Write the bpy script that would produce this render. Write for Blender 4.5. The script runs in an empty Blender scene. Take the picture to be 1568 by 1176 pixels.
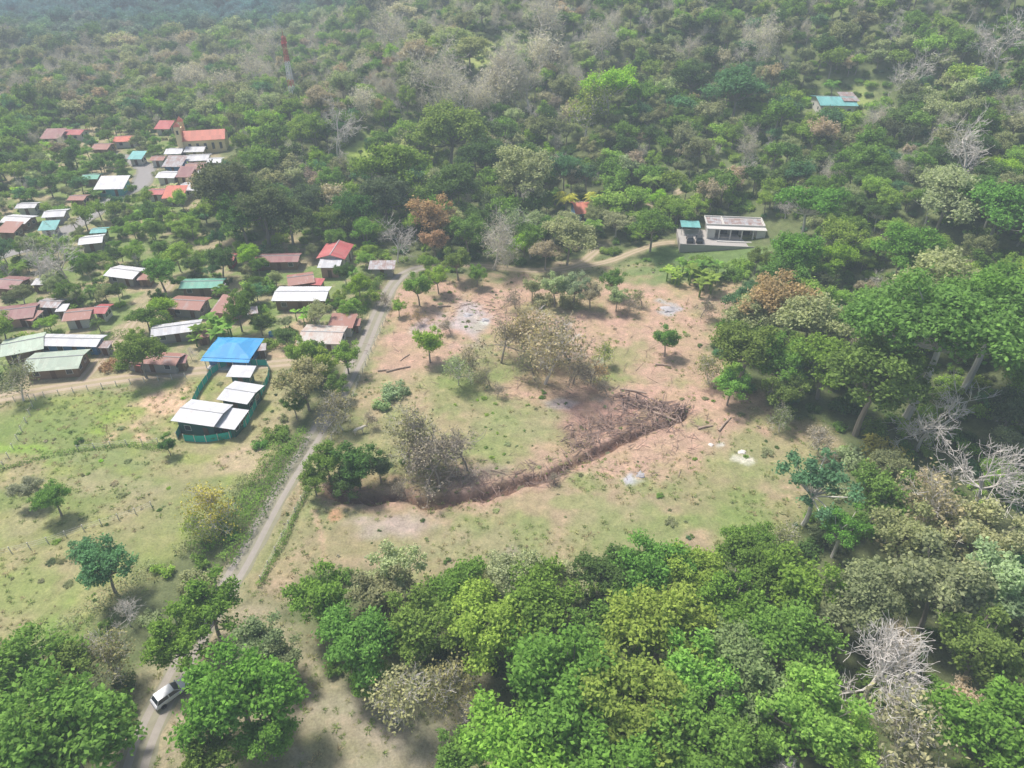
import bpy, numpy as np, math, random
from mathutils import Vector
random.seed(7); RNG=np.random.default_rng(7)
scene=bpy.context.scene
F=1099.; CX=784.; CY=588.; PIT=math.radians(35); HC=80.
# ---------------------------------------------------------------- noise
TAB=RNG.random((256,256))
def vn(x,y,o=0):
    x=np.asarray(x,float)+o*17.3; y=np.asarray(y,float)+o*31.7
    ix=np.floor(x).astype(int); iy=np.floor(y).astype(int)
    fx=x-ix; fy=y-iy; fx=fx*fx*(3-2*fx); fy=fy*fy*(3-2*fy)
    a=TAB[ix&255,iy&255]; b=TAB[(ix+1)&255,iy&255]; c=TAB[ix&255,(iy+1)&255]; d=TAB[(ix+1)&255,(iy+1)&255]
    return (a*(1-fx)+b*fx)*(1-fy)+(c*(1-fx)+d*fx)*fy
def fbm(x,y,o=0,n=4):
    s=0;a=.5;t=0
    for i in range(n):
        s=s+a*vn(np.asarray(x)*2**i,np.asarray(y)*2**i,o+i); t+=a; a*=.5
    return s/t
def sp(x,k): 
    q=np.asarray(x)/k
    return k*np.where(q>20,q,np.log1p(np.exp(np.minimum(q,20))))
def sstep(a,b,x):
    t=np.clip((x-a)/(b-a),0,1); return t*t*(3-2*t)
_ty=np.arange(-600,3600,5.)
_tx=np.interp(_ty,[-600,0,60,100,170,215,270,350,500,700,1500,3600],[200,98,86,76,48,5,-62,-105,-135,-200,-450,-1000])
_tx=np.convolve(np.pad(_tx,6,mode='edge'),np.ones(13)/13,mode='valid')
GUL=None
def segd(x,y,P):
    best=np.full(np.shape(x),1e9)
    for (x0,y0),(x1,y1) in zip(P[:-1],P[1:]):
        dx=x1-x0;dy=y1-y0;L=dx*dx+dy*dy+1e-9
        t=np.clip(((x-x0)*dx+(y-y0)*dy)/L,0,1)
        best=np.minimum(best,np.hypot(x-x0-t*dx,y-y0-t*dy))
    return best
def hd(x,y): return (x-np.interp(y,_ty,_tx))*.72
def terr(x,y):
    x=np.asarray(x,float); y=np.asarray(y,float)
    d=hd(x,y); ds=sp(d,10.)
    z=.235*ds+.13*sp(d-100,30.)-.25*sp(d-400,60.)
    z=z+np.clip(ds/70,0,1)*((fbm(x/95,y/95,3)-.5)*34)
    z=z+9*np.exp(-(segd(x,y,[(10,420),(-30,330),(-62,265)])/26)**2)
    z=z-.05*sp(y-340,30.)/(1+np.exp(np.clip(d/30,-30,30)))
    z=z+.40*sp(y-760+40*(fbm(x/160,y/160,9)-.5),60.)*(1/(1+np.exp(np.clip((d-60)/60,-30,30))))
    z=z+sstep(560,950,y)*(fbm(x/120,y/120,5)-.5)*60
    z=z+(fbm(x/25,y/25,1,2)-.5)*.7
    if GUL is not None:
        w=(fbm(x/3.,y/3.,8,3)-.5)*2.6
        g=np.abs(segd(x,y,GUL)+w*.9)
        z=z-1.3*np.exp(-(g/.95)**4)-.22*np.exp(-(g/3.)**2)
        g2=segd(x,y,GUL2)+w
        z=z-.6*np.exp(-(g2/3.)**4)+ (g2<3.5)*(vn(x/1.1,y/1.1,4)-.5)*.35
    return z
_t=np.geomspace(30,3500,2600)
def W(u,v,h=0.):
    a=(u-CX)/F; b=-(v-CY)/F
    dx=a; dy=math.cos(PIT)+b*math.sin(PIT); dz=-math.sin(PIT)+b*math.cos(PIT)
    X=dx*_t;Y=dy*_t;Z=HC+dz*_t
    f=Z-terr(X,Y)-h
    i=np.argmax(f<0)
    if i==0: i=len(_t)-1
    k=f[i-1]/(f[i-1]-f[i]+1e-12); t=_t[i-1]+(_t[i]-_t[i-1])*k
    return (dx*t,dy*t,t)
def proj(x,y,z):
    zz=z-HC; dep=y*math.cos(PIT)-zz*math.sin(PIT); up=y*math.sin(PIT)+zz*math.cos(PIT)
    dep=np.maximum(dep,.1)
    return CX+F*x/dep, CY-F*up/dep, dep
def WL(L): return [W(u,v)[:2] for u,v in L]
_g1=WL([(1048,633),(1010,652),(960,668),(915,690),(872,712),(835,728),(780,745),(720,760),(655,768),(600,758),(545,764),(515,752)])
_g2=WL([(1000,618),(950,630),(905,655),(885,680)])
GUL=_g1; GUL2=_g2
def sdpoly(x,y,P):
    P=list(P); d=segd(x,y,P+[P[0]]); ins=np.zeros(np.shape(x),bool)
    n=len(P)
    for i in range(n):
        x0,y0=P[i];x1,y1=P[(i+1)%n]
        c=((y0>y)!=(y1>y))&(x<(x1-x0)*(y-y0)/((y1-y0) if y1!=y0 else 1e-9)+x0)
        ins^=c
    return np.where(ins,-d,d)
# ---------------------------------------------------------------- layout (surveyed positions on the terrain)
CLEAR=WL([(604,428),(640,440),(700,428),(770,424),(900,402),(980,400),(1130,425),(1150,445),(1100,475),(1088,520),(1100,600),(1170,635),(1250,640),(1310,690),(1240,790),(1210,850),(1000,850),(920,880),(700,885),(480,880),(400,900),(375,880),(500,650),(560,540)])
FIELD=WL([(-420,640),(0,615),(280,578),(430,560),(436,600),(420,690),(360,760),(300,830),(215,900),(130,985),(0,1010),(-420,1060)])
BOTT=WL([(120,1260),(190,1060),(290,930),(420,890),(470,960),(520,1060),(640,1040),(760,1060),(800,1200),(800,1300)])
VILL=WL([(-220,420),(0,300),(60,195),(260,190),(350,215),(340,300),(290,345),(520,365),(604,405),(560,545),(430,562),(0,622),(-300,645)])
BANA=WL([(1000,375),(1190,378),(1150,430),(1010,425)])
RIDGE=[WL([(520,235),(560,212),(640,190),(690,172),(680,196),(610,225),(540,250)]),WL([(700,95),(740,60),(800,55),(790,85),(730,110)]),WL([(1290,150),(1340,130),(1350,160),(1300,175)])]
ROADS={
 'gravel_road':([(195,1230),(215,1140),(262,1050),(310,960),(372,860),(408,790),(452,715),(490,655),(528,590),(556,535),(578,480),(600,436),(622,415),(655,408)],1.85),
 'hillside_dirt_track':([(655,408),(700,404),(760,409),(820,416),(880,409),(905,392),(925,372)],1.4),
 'house_driveway':([(880,409),(930,402),(985,380),(1015,370),(1040,372)],1.2),
 'village_dirt_road':([(-250,645),(0,610),(100,592),(200,578),(300,568),(430,556),(535,548)],1.9),
 'village_side_lane':([(118,590),(150,556),(188,512),(212,482),(248,452),(270,425)],1.4),
 'village_main_road':([(150,236),(200,243),(226,258),(216,284),(160,312),(122,342),(60,374),(-60,410)],3.2),
 'hill_track':([(1120,270),(1060,286),(1020,300),(990,318)],1.4),
}
RW={k:(WL(p),w) for k,(p,w) in ROADS.items()}
# ---------------------------------------------------------------- materials
def newmat(n):
    m=bpy.data.materials.new(n); m.use_nodes=True; nt=m.node_tree; nt.nodes.clear(); return m,nt
def N(nt,t,**k):
    n=nt.nodes.new(t)
    for a,b in k.items(): setattr(n,a,b)
    return n
def math_(nt,op,a,b=None,clamp=False):
    n=N(nt,'ShaderNodeMath',operation=op); n.use_clamp=clamp
    for i,q in enumerate((a,b)):
        if q is None: continue
        if isinstance(q,(int,float)): n.inputs[i].default_value=q
        else: nt.links.new(q,n.inputs[i])
    return n.outputs[0]
def mix(nt,f,a,b,mode='MIX'):
    n=N(nt,'ShaderNodeMix',data_type='RGBA',blend_type=mode)
    for i,q in ((0,f),(6,a),(7,b)):
        if isinstance(q,(int,float)): n.inputs[i].default_value=q
        elif isinstance(q,tuple): n.inputs[i].default_value=(*q[:3],1)
        else: nt.links.new(q,n.inputs[i])
    return n.outputs[2]
def scalec(nt,c,f):
    n=N(nt,'ShaderNodeVectorMath',operation='SCALE'); nt.links.new(c,n.inputs[0])
    if isinstance(f,(int,float)): n.inputs[3].default_value=f
    else: nt.links.new(f,n.inputs[3])
    return n.outputs[0]
def noise(nt,sc,det=3,rough=.6,vec=None):
    n=N(nt,'ShaderNodeTexNoise'); n.inputs['Scale'].default_value=sc; n.inputs['Detail'].default_value=det; n.inputs['Roughness'].default_value=rough
    if vec is not None: nt.links.new(vec,n.inputs['Vector'])
    return n.outputs[0]
def out(nt,sh):
    o=N(nt,'ShaderNodeOutputMaterial'); nt.links.new(sh,o.inputs[0])
def princ(nt,col,rough=.8,bump=None,bs=.3,bd=.1,spec=.3):
    p=N(nt,'ShaderNodeBsdfPrincipled')
    if isinstance(col,tuple): p.inputs['Base Color'].default_value=(*col[:3],1)
    else: nt.links.new(col,p.inputs['Base Color'])
    p.inputs['Roughness'].default_value=rough; p.inputs['Specular IOR Level'].default_value=spec
    if bump is not None:
        b=N(nt,'ShaderNodeBump'); b.inputs['Strength'].default_value=bs; b.inputs['Distance'].default_value=bd
        nt.links.new(bump,b.inputs['Height']); nt.links.new(b.outputs[0],p.inputs['Normal'])
    return p.outputs[0]
def leafmat():
    m,nt=newmat('foliage')
    t=N(nt,'ShaderNodeAttribute',attribute_type='INSTANCER',attribute_name='tcol')
    l=N(nt,'ShaderNodeAttribute',attribute_type='GEOMETRY',attribute_name='lv')
    f=math_(nt,'MULTIPLY_ADD',l.outputs['Fac'],.95); nt.nodes[-1].inputs[2].default_value=.6
    c=scalec(nt,t.outputs['Color'],f)
    yel=math_(nt,'MULTIPLY',math_(nt,'POWER',l.outputs['Fac'],3.),.4)
    c=mix(nt,yel,c,mix(nt,1.,c,(1.4,1.28,.95),'MULTIPLY'))
    d=N(nt,'ShaderNodeBsdfDiffuse'); nt.links.new(c,d.inputs[0])
    tr=N(nt,'ShaderNodeBsdfTranslucent'); nt.links.new(mix(nt,1.,c,(1.15,1.2,.8),'MULTIPLY'),tr.inputs[0])
    a=N(nt,'ShaderNodeMixShader'); a.inputs[0].default_value=.36; nt.links.new(d.outputs[0],a.inputs[1]); nt.links.new(tr.outputs[0],a.inputs[2])
    out(nt,a.outputs[0]); return m
def barkmat(n,c1,c2):
    m,nt=newmat(n); c=mix(nt,noise(nt,3.),c1,c2); out(nt,princ(nt,c,.9,spec=.1)); return m
LEAF=leafmat()
BARK=barkmat('bark',(.24,.21,.17),(.40,.36,.31))
PALE=barkmat('pale_bark',(.58,.54,.49),(.74,.70,.64))
def groundmat():
    m,nt=newmat('ground')
    a=N(nt,'ShaderNodeAttribute',attribute_type='GEOMETRY',attribute_name='gcol')
    g=N(nt,'ShaderNodeNewGeometry'); P=g.outputs['Position']
    n1=noise(nt,.55,6,.7,P); n2=noise(nt,3.2,5,.75,P); n3=noise(nt,.12,4,.6,P)
    f=math_(nt,'ADD',math_(nt,'MULTIPLY',n1,1.0),math_(nt,'MULTIPLY',n2,1.4)); f=math_(nt,'ADD',f,-.18)
    c=scalec(nt,a.outputs['Color'],f)
    r=N(nt,'ShaderNodeMapRange'); nt.links.new(n3,r.inputs[0]); r.inputs[1].default_value=.45; r.inputs[2].default_value=.62
    c=mix(nt,math_(nt,'MULTIPLY',r.outputs[0],.5),c,mix(nt,1.,c,(.8,.96,.7),'MULTIPLY'))
    r2=N(nt,'ShaderNodeMapRange'); nt.links.new(n1,r2.inputs[0]); r2.inputs[1].default_value=.53; r2.inputs[2].default_value=.66
    c=mix(nt,math_(nt,'MULTIPLY',r2.outputs[0],.45),c,mix(nt,1.,c,(1.25,1.12,1.15),'MULTIPLY'))
    out(nt,princ(nt,c,.95,math_(nt,'ADD',n2,n1),.5,.35,.1)); return m
def simple(n,c,rough=.7,var=.25,sc=2.,bs=.0,spec=.3):
    m,nt=newmat(n); no=noise(nt,sc,5,.65)
    a=tuple(x*(1-var) for x in c); b=tuple(min(1,x*(1+var)) for x in c)
    out(nt,princ(nt,mix(nt,no,a,b),rough,no if bs else None,bs,.1,spec)); return m
def roofmat(n,c,rust=.3,rc=(.23,.10,.06)):
    m,nt=newmat(n)
    tc=N(nt,'ShaderNodeTexCoord'); s=N(nt,'ShaderNodeSeparateXYZ'); nt.links.new(tc.outputs['Object'],s.inputs[0])
    fl=math_(nt,'FLOOR',math_(nt,'MULTIPLY',s.outputs[0],1.15)); fy=math_(nt,'FLOOR',math_(nt,'MULTIPLY',s.outputs[1],.36))
    cb=N(nt,'ShaderNodeCombineXYZ'); nt.links.new(fl,cb.inputs[0]); nt.links.new(fy,cb.inputs[1])
    oi=N(nt,'ShaderNodeObjectInfo'); nt.links.new(oi.outputs['Random'],cb.inputs[2])
    wn=N(nt,'ShaderNodeTexWhiteNoise'); nt.links.new(cb.outputs[0],wn.inputs[0])
    n1=noise(nt,.9,6,.7,tc.outputs['Object'])
    f=math_(nt,'ADD',math_(nt,'ADD',math_(nt,'MULTIPLY',wn.outputs[0],.28),.72),math_(nt,'MULTIPLY',oi.outputs['Random'],.2))
    base=N(nt,'ShaderNodeRGB'); base.outputs[0].default_value=(*c,1)
    col=scalec(nt,base.outputs[0],f)
    mp=N(nt,'ShaderNodeMapping'); mp.inputs['Scale'].default_value=(5,.5,1); nt.links.new(tc.outputs['Object'],mp.inputs[0])
    n2=noise(nt,1.,4,.6,mp.outputs[0])
    th=math_(nt,'ADD',math_(nt,'ADD',math_(nt,'MULTIPLY',n1,.6),math_(nt,'MULTIPLY',n2,.35)),math_(nt,'MULTIPLY',wn.outputs[0],.35*rust))
    r=N(nt,'ShaderNodeMapRange'); nt.links.new(th,r.inputs[0]); r.inputs[1].default_value=.58-.3*rust; r.inputs[2].default_value=.77-.3*rust
    col=mix(nt,math_(nt,'MULTIPLY',r.outputs[0],min(1.,.4+rust*.8)),col,rc)
    w=math_(nt,'SINE',math_(nt,'MULTIPLY',s.outputs[0],30.))
    out(nt,princ(nt,col,.5,w,.5,.03,.4)); return m
RM={'white':roofmat('roof_zinc_white',(.66,.68,.70),.25,(.40,.34,.28)),
 'zinc':roofmat('roof_zinc',(.50,.52,.54),.45),
 'rust':roofmat('roof_rusty',(.52,.46,.45),.8,(.36,.18,.14)),
 'red':roofmat('roof_red',(.50,.12,.12),.3,(.38,.22,.19)),
 'maroon':roofmat('roof_maroon',(.32,.14,.14),.4,(.32,.22,.19)),
 'green':roofmat('roof_green',(.16,.44,.33),.25,(.28,.33,.25)),
 'pgreen':roofmat('roof_pale_green',(.46,.57,.45),.3,(.36,.36,.29)),
 'blue':roofmat('roof_blue',(.06,.35,.70),.25,(.18,.40,.56)),
 'teal':roofmat('roof_teal',(.18,.48,.46),.2,(.3,.4,.36)),
 'orange':roofmat('roof_orange_red',(.58,.17,.11),.15,(.44,.2,.12)),
 'cream':roofmat('roof_cream',(.64,.62,.57),.4,(.44,.28,.21))}
WM={'white':simple('wall_white',(.60,.59,.55),.8,.15),'cream':simple('wall_cream',(.62,.50,.30),.8,.1),'green':simple('wall_green',(.03,.12,.10),.8,.15),
 'blue':simple('wall_blue',(.10,.25,.5),.8,.12),'wood':simple('wall_wood',(.25,.17,.11),.85,.3,4.),'grey':simple('wall_block_grey',(.33,.32,.30),.9,.15,3.),
 'pink':simple('wall_pink',(.50,.3,.25),.8,.12),'teal':simple('wall_teal',(.1,.38,.36),.8,.12),'yellow':simple('wall_yellow',(.76,.64,.36),.8,.1),'red':simple('wall_red',(.42,.07,.06),.8,.1)}
GLASS=simple('window_glass',(.03,.04,.05),.15,.1,1.,0,.6); DOOR=simple('door_wood',(.14,.08,.05),.6,.2,3.); FRAME=simple('window_frame',(.6,.6,.58),.5,.05)
CONC=simple('concrete',(.42,.40,.37),.9,.15,.8); TARP=simple('teal_mesh_cloth',(.02,.45,.38),.7,.25,1.5)
# ---------------------------------------------------------------- mesh building
class B:
    def __init__(s): s.V=[];s.Q=[];s.M=[];s.L=[];s.n=0
    def add(s,V,Q,m=0,lv=.5):
        V=np.asarray(V,float).reshape(-1,3);Q=np.asarray(Q,int).reshape(-1,4)
        s.V.append(V);s.Q.append(Q+s.n);s.n+=len(V)
        s.M.append(np.full(len(Q),m)); s.L.append(np.broadcast_to(np.asarray(lv,float),(len(Q),)))
    def box(s,c,d,m=0,rz=0.):
        x,y,z=[q/2 for q in d]
        v=np.array([[-x,-y,-z],[x,-y,-z],[x,y,-z],[-x,y,-z],[-x,-y,z],[x,-y,z],[x,y,z],[-x,y,z]])
        cs,sn=math.cos(rz),math.sin(rz)
        v=np.c_[v[:,0]*cs-v[:,1]*sn,v[:,0]*sn+v[:,1]*cs,v[:,2]]+np.array(c)
        s.add(v,[[0,3,2,1],[4,5,6,7],[0,1,5,4],[1,2,6,5],[2,3,7,6],[3,0,4,7]],m)
    def tube(s,P,R,k=5,m=0):
        P=np.asarray(P,float);n=len(P);R=np.broadcast_to(np.asarray(R,float),(n,))
        T=np.gradient(P,axis=0);T/=np.linalg.norm(T,axis=1,keepdims=True)+1e-9
        a=np.where(np.abs(T[:,2:3])>.9,np.array([[1.,0,0]]),np.array([[0,0,1.]]))
        U=np.cross(T,a);U/=np.linalg.norm(U,axis=1,keepdims=True)+1e-9;Wv=np.cross(T,U)
        an=np.arange(k)*2*math.pi/k
        V=P[:,None]+R[:,None,None]*(U[:,None]*np.cos(an)[None,:,None]+Wv[:,None]*np.sin(an)[None,:,None])
        i=np.arange(n-1)[:,None]*k;j=np.arange(k)[None];j2=(j+1)%k
        Q=np.stack([i+j,i+j2,i+k+j2,i+k+j],-1).reshape(-1,4)
        s.add(V.reshape(-1,3),Q,m)
    def leaves(s,P,Nn,S,rng,m=1,lv=None,asp=.62):
        n=len(P);Nn=Nn/(np.linalg.norm(Nn,axis=1,keepdims=True)+1e-9)
        r=rng.normal(size=(n,3));T=np.cross(Nn,r);T/=np.linalg.norm(T,axis=1,keepdims=True)+1e-9;Bt=np.cross(Nn,T)
        S=np.broadcast_to(S,(n,))[:,None]
        V=np.stack([P-T*S*.5,P+Bt*S*.5*asp-Nn*S*.08,P+T*S*.5,P-Bt*S*.5*asp-Nn*S*.08],1)
        s.add(V.reshape(-1,3),np.arange(4*n).reshape(-1,4),m,rng.random(n) if lv is None else lv)
    def mesh(s,name,mats,smooth=False):
        V=np.concatenate(s.V);Q=np.concatenate(s.Q);me=bpy.data.meshes.new(name)
        me.vertices.add(len(V));me.vertices.foreach_set('co',V.astype(np.float32).ravel())
        me.loops.add(Q.size);me.loops.foreach_set('vertex_index',Q.astype(np.int32).ravel())
        me.polygons.add(len(Q));me.polygons.foreach_set('loop_start',np.arange(0,Q.size,4,dtype=np.int32))
        for mt in mats: me.materials.append(mt)
        me.polygons.foreach_set('material_index',np.concatenate(s.M).astype(np.int32))
        me.polygons.foreach_set('use_smooth',np.full(len(Q),smooth))
        me.update(calc_edges=True)
        a=me.attributes.new('lv','FLOAT','FACE');a.data.foreach_set('value',np.concatenate(s.L).astype(np.float32))
        return me
def obj(name,me,loc=(0,0,0),rz=0,parent=None,sc=1.):
    o=bpy.data.objects.new(name,me);o.location=loc;o.rotation_euler=(0,0,rz)
    o.scale=(sc,sc,sc) if isinstance(sc,(int,float)) else sc
    scene.collection.objects.link(o)
    if parent: o.parent=parent
    return o
# ---------------------------------------------------------------- trees
def bez(a,b,rng,w,n=5):
    a=np.array(a,float);b=np.array(b,float);t=np.linspace(0,1,n)[:,None]
    mid=(a+b)/2+rng.normal(size=3)*w+np.array([0,0,-w*.3])
    return (1-t)**2*a+2*t*(1-t)*mid+t*t*b
PROTO={}
def broad(key,H,R,nl,nleaf,ls,seed,flat=.75,lob=(.16,.28),pale=False,cz=None,up=.75,trunk=.03,under=-.35):
    rng=np.random.default_rng(seed);b=B();cz=cz or H-R*flat
    D=rng.normal(size=(nl,3));D/=np.linalg.norm(D,axis=1,keepdims=True)
    D[:,2]=np.where(D[:,2]<under,-D[:,2]*.5,D[:,2])
    rr=rng.uniform(.3,.95,nl)*R;C=D*rr[:,None]*np.array([1,1,flat]);C[:,2]+=cz+rng.normal(size=nl)*.06*R
    C[:,:2]*=1+.18*np.sin(np.arctan2(D[:,1],D[:,0])*2+seed)[:,None]
    lr=rng.uniform(*lob,nl)*R
    top=np.array([rng.normal()*.3,rng.normal()*.3,cz-.4*R])
    b.tube(bez((0,0,-.5),top,rng,.3),np.linspace(trunk,trunk*.6,5)*H,7,0)
    for c in C[:min(nl,40)]: b.tube(bez(top,c,rng,.5),np.linspace(trunk*.4,.03/H*1.,5)*H,4,0)
    w=lr**2;w/=w.sum();li=rng.choice(nl,nleaf,p=w)
    d=rng.normal(size=(nleaf,3));d/=np.linalg.norm(d,axis=1,keepdims=True);d[:,2]=np.where((d[:,2]<-.2)&(rng.random(nleaf)<.7),-d[:,2],d[:,2])
    rad=lr[li]*(rng.random(nleaf)**.4)*rng.uniform(.8,1.35,nleaf)
    P=C[li]+d*rad[:,None]*np.array([1,1,.75])
    k=rng.integers(0,nleaf,int(nleaf*.6));j=rng.permutation(nleaf)[:len(k)]
    P[j]=P[k]+rng.normal(size=(len(j),3))*ls*.6
    Nn=d*.7+rng.normal(size=(nleaf,3))*.55+np.array([0,0,up])
    lrnd=rng.random(nl)
    lv=np.clip(.4*lrnd[li]+.6*rng.random(nleaf),0,1)
    b.leaves(P,Nn,ls*rng.uniform(.65,1.35,nleaf),rng,1,lv)
    me=b.mesh(key,[PALE if pale else BARK,LEAF]);PROTO[key]=(me,R*1.02,cz)
def skel(b,rng,p,d,L,r,lv,tips,maxl,m=0,up=.25,spread=.75):
    n=4;P=[np.array(p)];dd=np.array(d,float)
    for i in range(n):
        dd=dd+rng.normal(size=3)*.16+np.array([0,0,up*.15]);dd/=np.linalg.norm(dd);P.append(P[-1]+dd*L/n)
    b.tube(P,np.maximum(np.linspace(r,r*.55,n+1),.014),5 if lv<2 else 3,m)
    tips.append((P[-1],lv)) 
    if lv<maxl:
        for i in range(int(rng.integers(4,6)) if lv else 6):
            f=rng.uniform(.35,1.) if lv else rng.uniform(.55,1.)
            q=P[min(n,int(f*n+.5))];e=dd+rng.normal(size=3)*spread;e[2]+=up*.4;e/=np.linalg.norm(e)
            skel(b,rng,q,e,L*rng.uniform(.5,.75),r*rng.uniform(.38,.52),lv+1,tips,maxl,m,up,spread)
def bare(key,H,seed,pale=True,nl=0,ls=.3,maxl=4,up=.3,spread=.8,sig=.5,asp=.62):
    rng=np.random.default_rng(seed);b=B();tips=[]
    skel(b,rng,(0,0,-.4),(rng.normal()*.08,rng.normal()*.08,1),H*.42,H*.018,0,tips,maxl,0,up,spread)
    T=np.array([t for t,l in tips if l>=maxl-1])
    if nl:
        i=rng.integers(0,len(T),nl);P=T[i]+rng.normal(size=(nl,3))*sig
        b.leaves(P,rng.normal(size=(nl,3))+np.array([0,0,.8]),ls*rng.uniform(.7,1.3,nl),rng,1,None,asp)
    R=float(np.percentile(np.hypot(T[:,0],T[:,1]),92));cz=float(np.mean(T[:,2]))
    me=b.mesh(key,[PALE if pale else BARK,LEAF]);PROTO[key]=(me,R,cz)
def palm(key,H,seed,nf=16,FL=3.2):
    rng=np.random.default_rng(seed);b=B()
    P=bez((0,0,-.3),(rng.normal()*.5,rng.normal()*.5,H),rng,.3,6);b.tube(P,np.linspace(.2,.12,6),6,0);t=P[-1]
    for i in range(nf):
        a=i*2.4+rng.normal()*.2;e=rng.uniform(.1,1.1);s=np.linspace(0,1,9)
        r=FL*(s*math.cos(e*.6));z=FL*(s*math.sin(e)-.75*s**2.2)
        ax=np.c_[t[0]+np.cos(a)*r,t[1]+np.sin(a)*r,t[2]+z];b.tube(ax,np.linspace(.04,.015,9),3,1)
        side=np.array([-math.sin(a),math.cos(a),0]);fw=np.array([math.cos(a),math.sin(a),0])
        for k in range(26):
            f=(k+1)/26*8;i0=int(min(f,7.99));p=ax[i0]+(ax[min(i0+1,8)]-ax[i0])*(f-i0)
            ln=.75*math.sin(math.pi*min(.95,(k+3)/28))+.15
            for sg in(-1,1):
                q=p+side*sg*ln+fw*.25+np.array([0,0,-ln*.45]);w=fw*.09
                b.add([p-w,p+w,q+w*.3,q-w*.3],[[0,1,2,3]],1,rng.random())
    PROTO[key]=(b.mesh(key,[BARK,LEAF]),FL*.85,H)
def banana(key,seed,n=5):
    rng=np.random.default_rng(seed);b=B()
    for q in range(n):
        o=rng.normal(size=2)*1.1;h=rng.uniform(1.6,2.6);b.tube([(o[0],o[1],-.2),(o[0],o[1],h*.5),(o[0],o[1],h)],[.16,.13,.08],6,1)
        for i in range(8):
            a=i*2.4+rng.normal()*.3;e=rng.uniform(.5,1.3);L=rng.uniform(1.5,2.2);s=np.linspace(0,1,6)
            r=L*s*math.cos(e*.7);z=L*(s*math.sin(e)-.55*s**2.3);w=.33*np.sin(np.pi*np.clip(s*.9+.08,0,1))
            c=np.c_[o[0]+np.cos(a)*r,o[1]+np.sin(a)*r,h+z];sd=np.array([-math.sin(a),math.cos(a),0])
            V=np.concatenate([c-sd*w[:,None]-[0,0,.06],c,c+sd*w[:,None]-[0,0,.06]])
            Q=[[k+j*6,k+1+j*6,k+7+j*6,k+6+j*6] for j in(0,1) for k in range(5)]
            b.add(V,Q,1,rng.uniform(.3,1.))
    PROTO[key]=(b.mesh(key,[BARK,LEAF]),2.4,2.6)
def bush(key,R,nleaf,ls,seed,h=.7,nl=12):
    rng=np.random.default_rng(seed);b=B();C=rng.normal(size=(nl,3))*np.array([.45,.45,.15])*R;C[:,2]=np.abs(C[:,2])+R*h*.35
    for c in C:b.tube([(0,0,-.2),c*.5,c],[.06,.04,.02],3,0)
    lr=rng.uniform(.22,.42,nl)*R;li=rng.integers(0,nl,nleaf);d=rng.normal(size=(nleaf,3));d/=np.linalg.norm(d,axis=1,keepdims=True)
    P=C[li]+d*(lr[li]*rng.random(nleaf)**.3*rng.uniform(.8,1.3,nleaf))[:,None]*np.array([1,1,h+.2]);P[:,2]=np.maximum(P[:,2],.02)
    b.leaves(P,d+rng.normal(size=(nleaf,3))*.5+[0,0,.7],ls*rng.uniform(.7,1.3,nleaf),rng,1,np.clip(.5*rng.random(nl)[li]+.5*rng.random(nleaf),0,1))
    PROTO[key]=(b.mesh(key,[BARK,LEAF]),R,R*h*.5)
def tuft(key,seed,n=26,h=.22,r=.3):
    rng=np.random.default_rng(seed);b=B()
    for i in range(n):
        a=rng.uniform(0,6.28);q=rng.random()*r;x,y=q*math.cos(a),q*math.sin(a);hh=h*rng.uniform(.5,1.);dx,dy=math.cos(a)*hh*1.1,math.sin(a)*hh*1.1;w=.04
        b.add([(x-w*math.sin(a),y+w*math.cos(a),0),(x+w*math.sin(a),y-w*math.cos(a),0),(x+dx+.01,y+dy,hh),(x+dx-.01,y+dy,hh)],[[0,1,2,3]],1,rng.random())
    PROTO[key]=(b.mesh(key,[BARK,LEAF]),r,.2)
broad('n0',9,4.5,46,9000,.36,11,.72);broad('n1',8.5,4.5,38,8200,.38,12,.6);broad('n2',10,4.3,48,9000,.36,13,.9)
broad('n3',8,4.6,40,6200,.36,14,.62,(.12,.22));broad('n4',9,5.5,38,7400,.38,15,.42,(.13,.22),True)
broad('n5',14,7,70,15000,.42,16,.5,(.12,.21),True,11.,trunk=.03)
broad('ly',11,5.,26,4200,.36,18,.75,(.11,.19),True,6.5)
for i in range(5): broad('f%d'%i,8.5+i*.4,4.5,24+3*i,2500,.60,30+i,[.75,.6,.85,.5,.7][i],(.18,.32))
bare('x0',9,51);bare('x1',10,52,spread=.95);bare('x2',8,53,False,750,.26,4,.3,.85,.35);bare('x3',9,54,True,1500,.3,4,.35,.9,.45);bare('x4',8,55,False,0,.3,4,.2,1.)
bare('x5',9,56,True,2400,.6,4,.35,.9,.4,.085);bare('x6',9,57,True,1700,.8,3,.3,.95,.7,.13)
palm('p0',6,61);palm('p1',4.5,62,14,2.8);banana('q0',63);banana('q1',64,7)
bush('b0',1.6,1100,.26,71);bush('b1',2.2,1500,.3,72,.6,16);bush('b2',1.2,700,.22,73,.9)
tuft('t0',81);tuft('t1',82,34,.3,.45);tuft('t2',83,20,.16,.35)
G={'g':(.18,.305,.065),'l':(.275,.41,.085),'d':(.12,.205,.06),'o':(.28,.315,.16),'t':(.46,.41,.30),'y':(.48,.47,.10),'b':(.13,.265,.12),'r':(.43,.31,.19),'k':(.135,.175,.09),'p':(.37,.42,.23),'v':(.40,.36,.30),'L':(.31,.51,.06),'z':(.56,.54,.49)}
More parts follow.
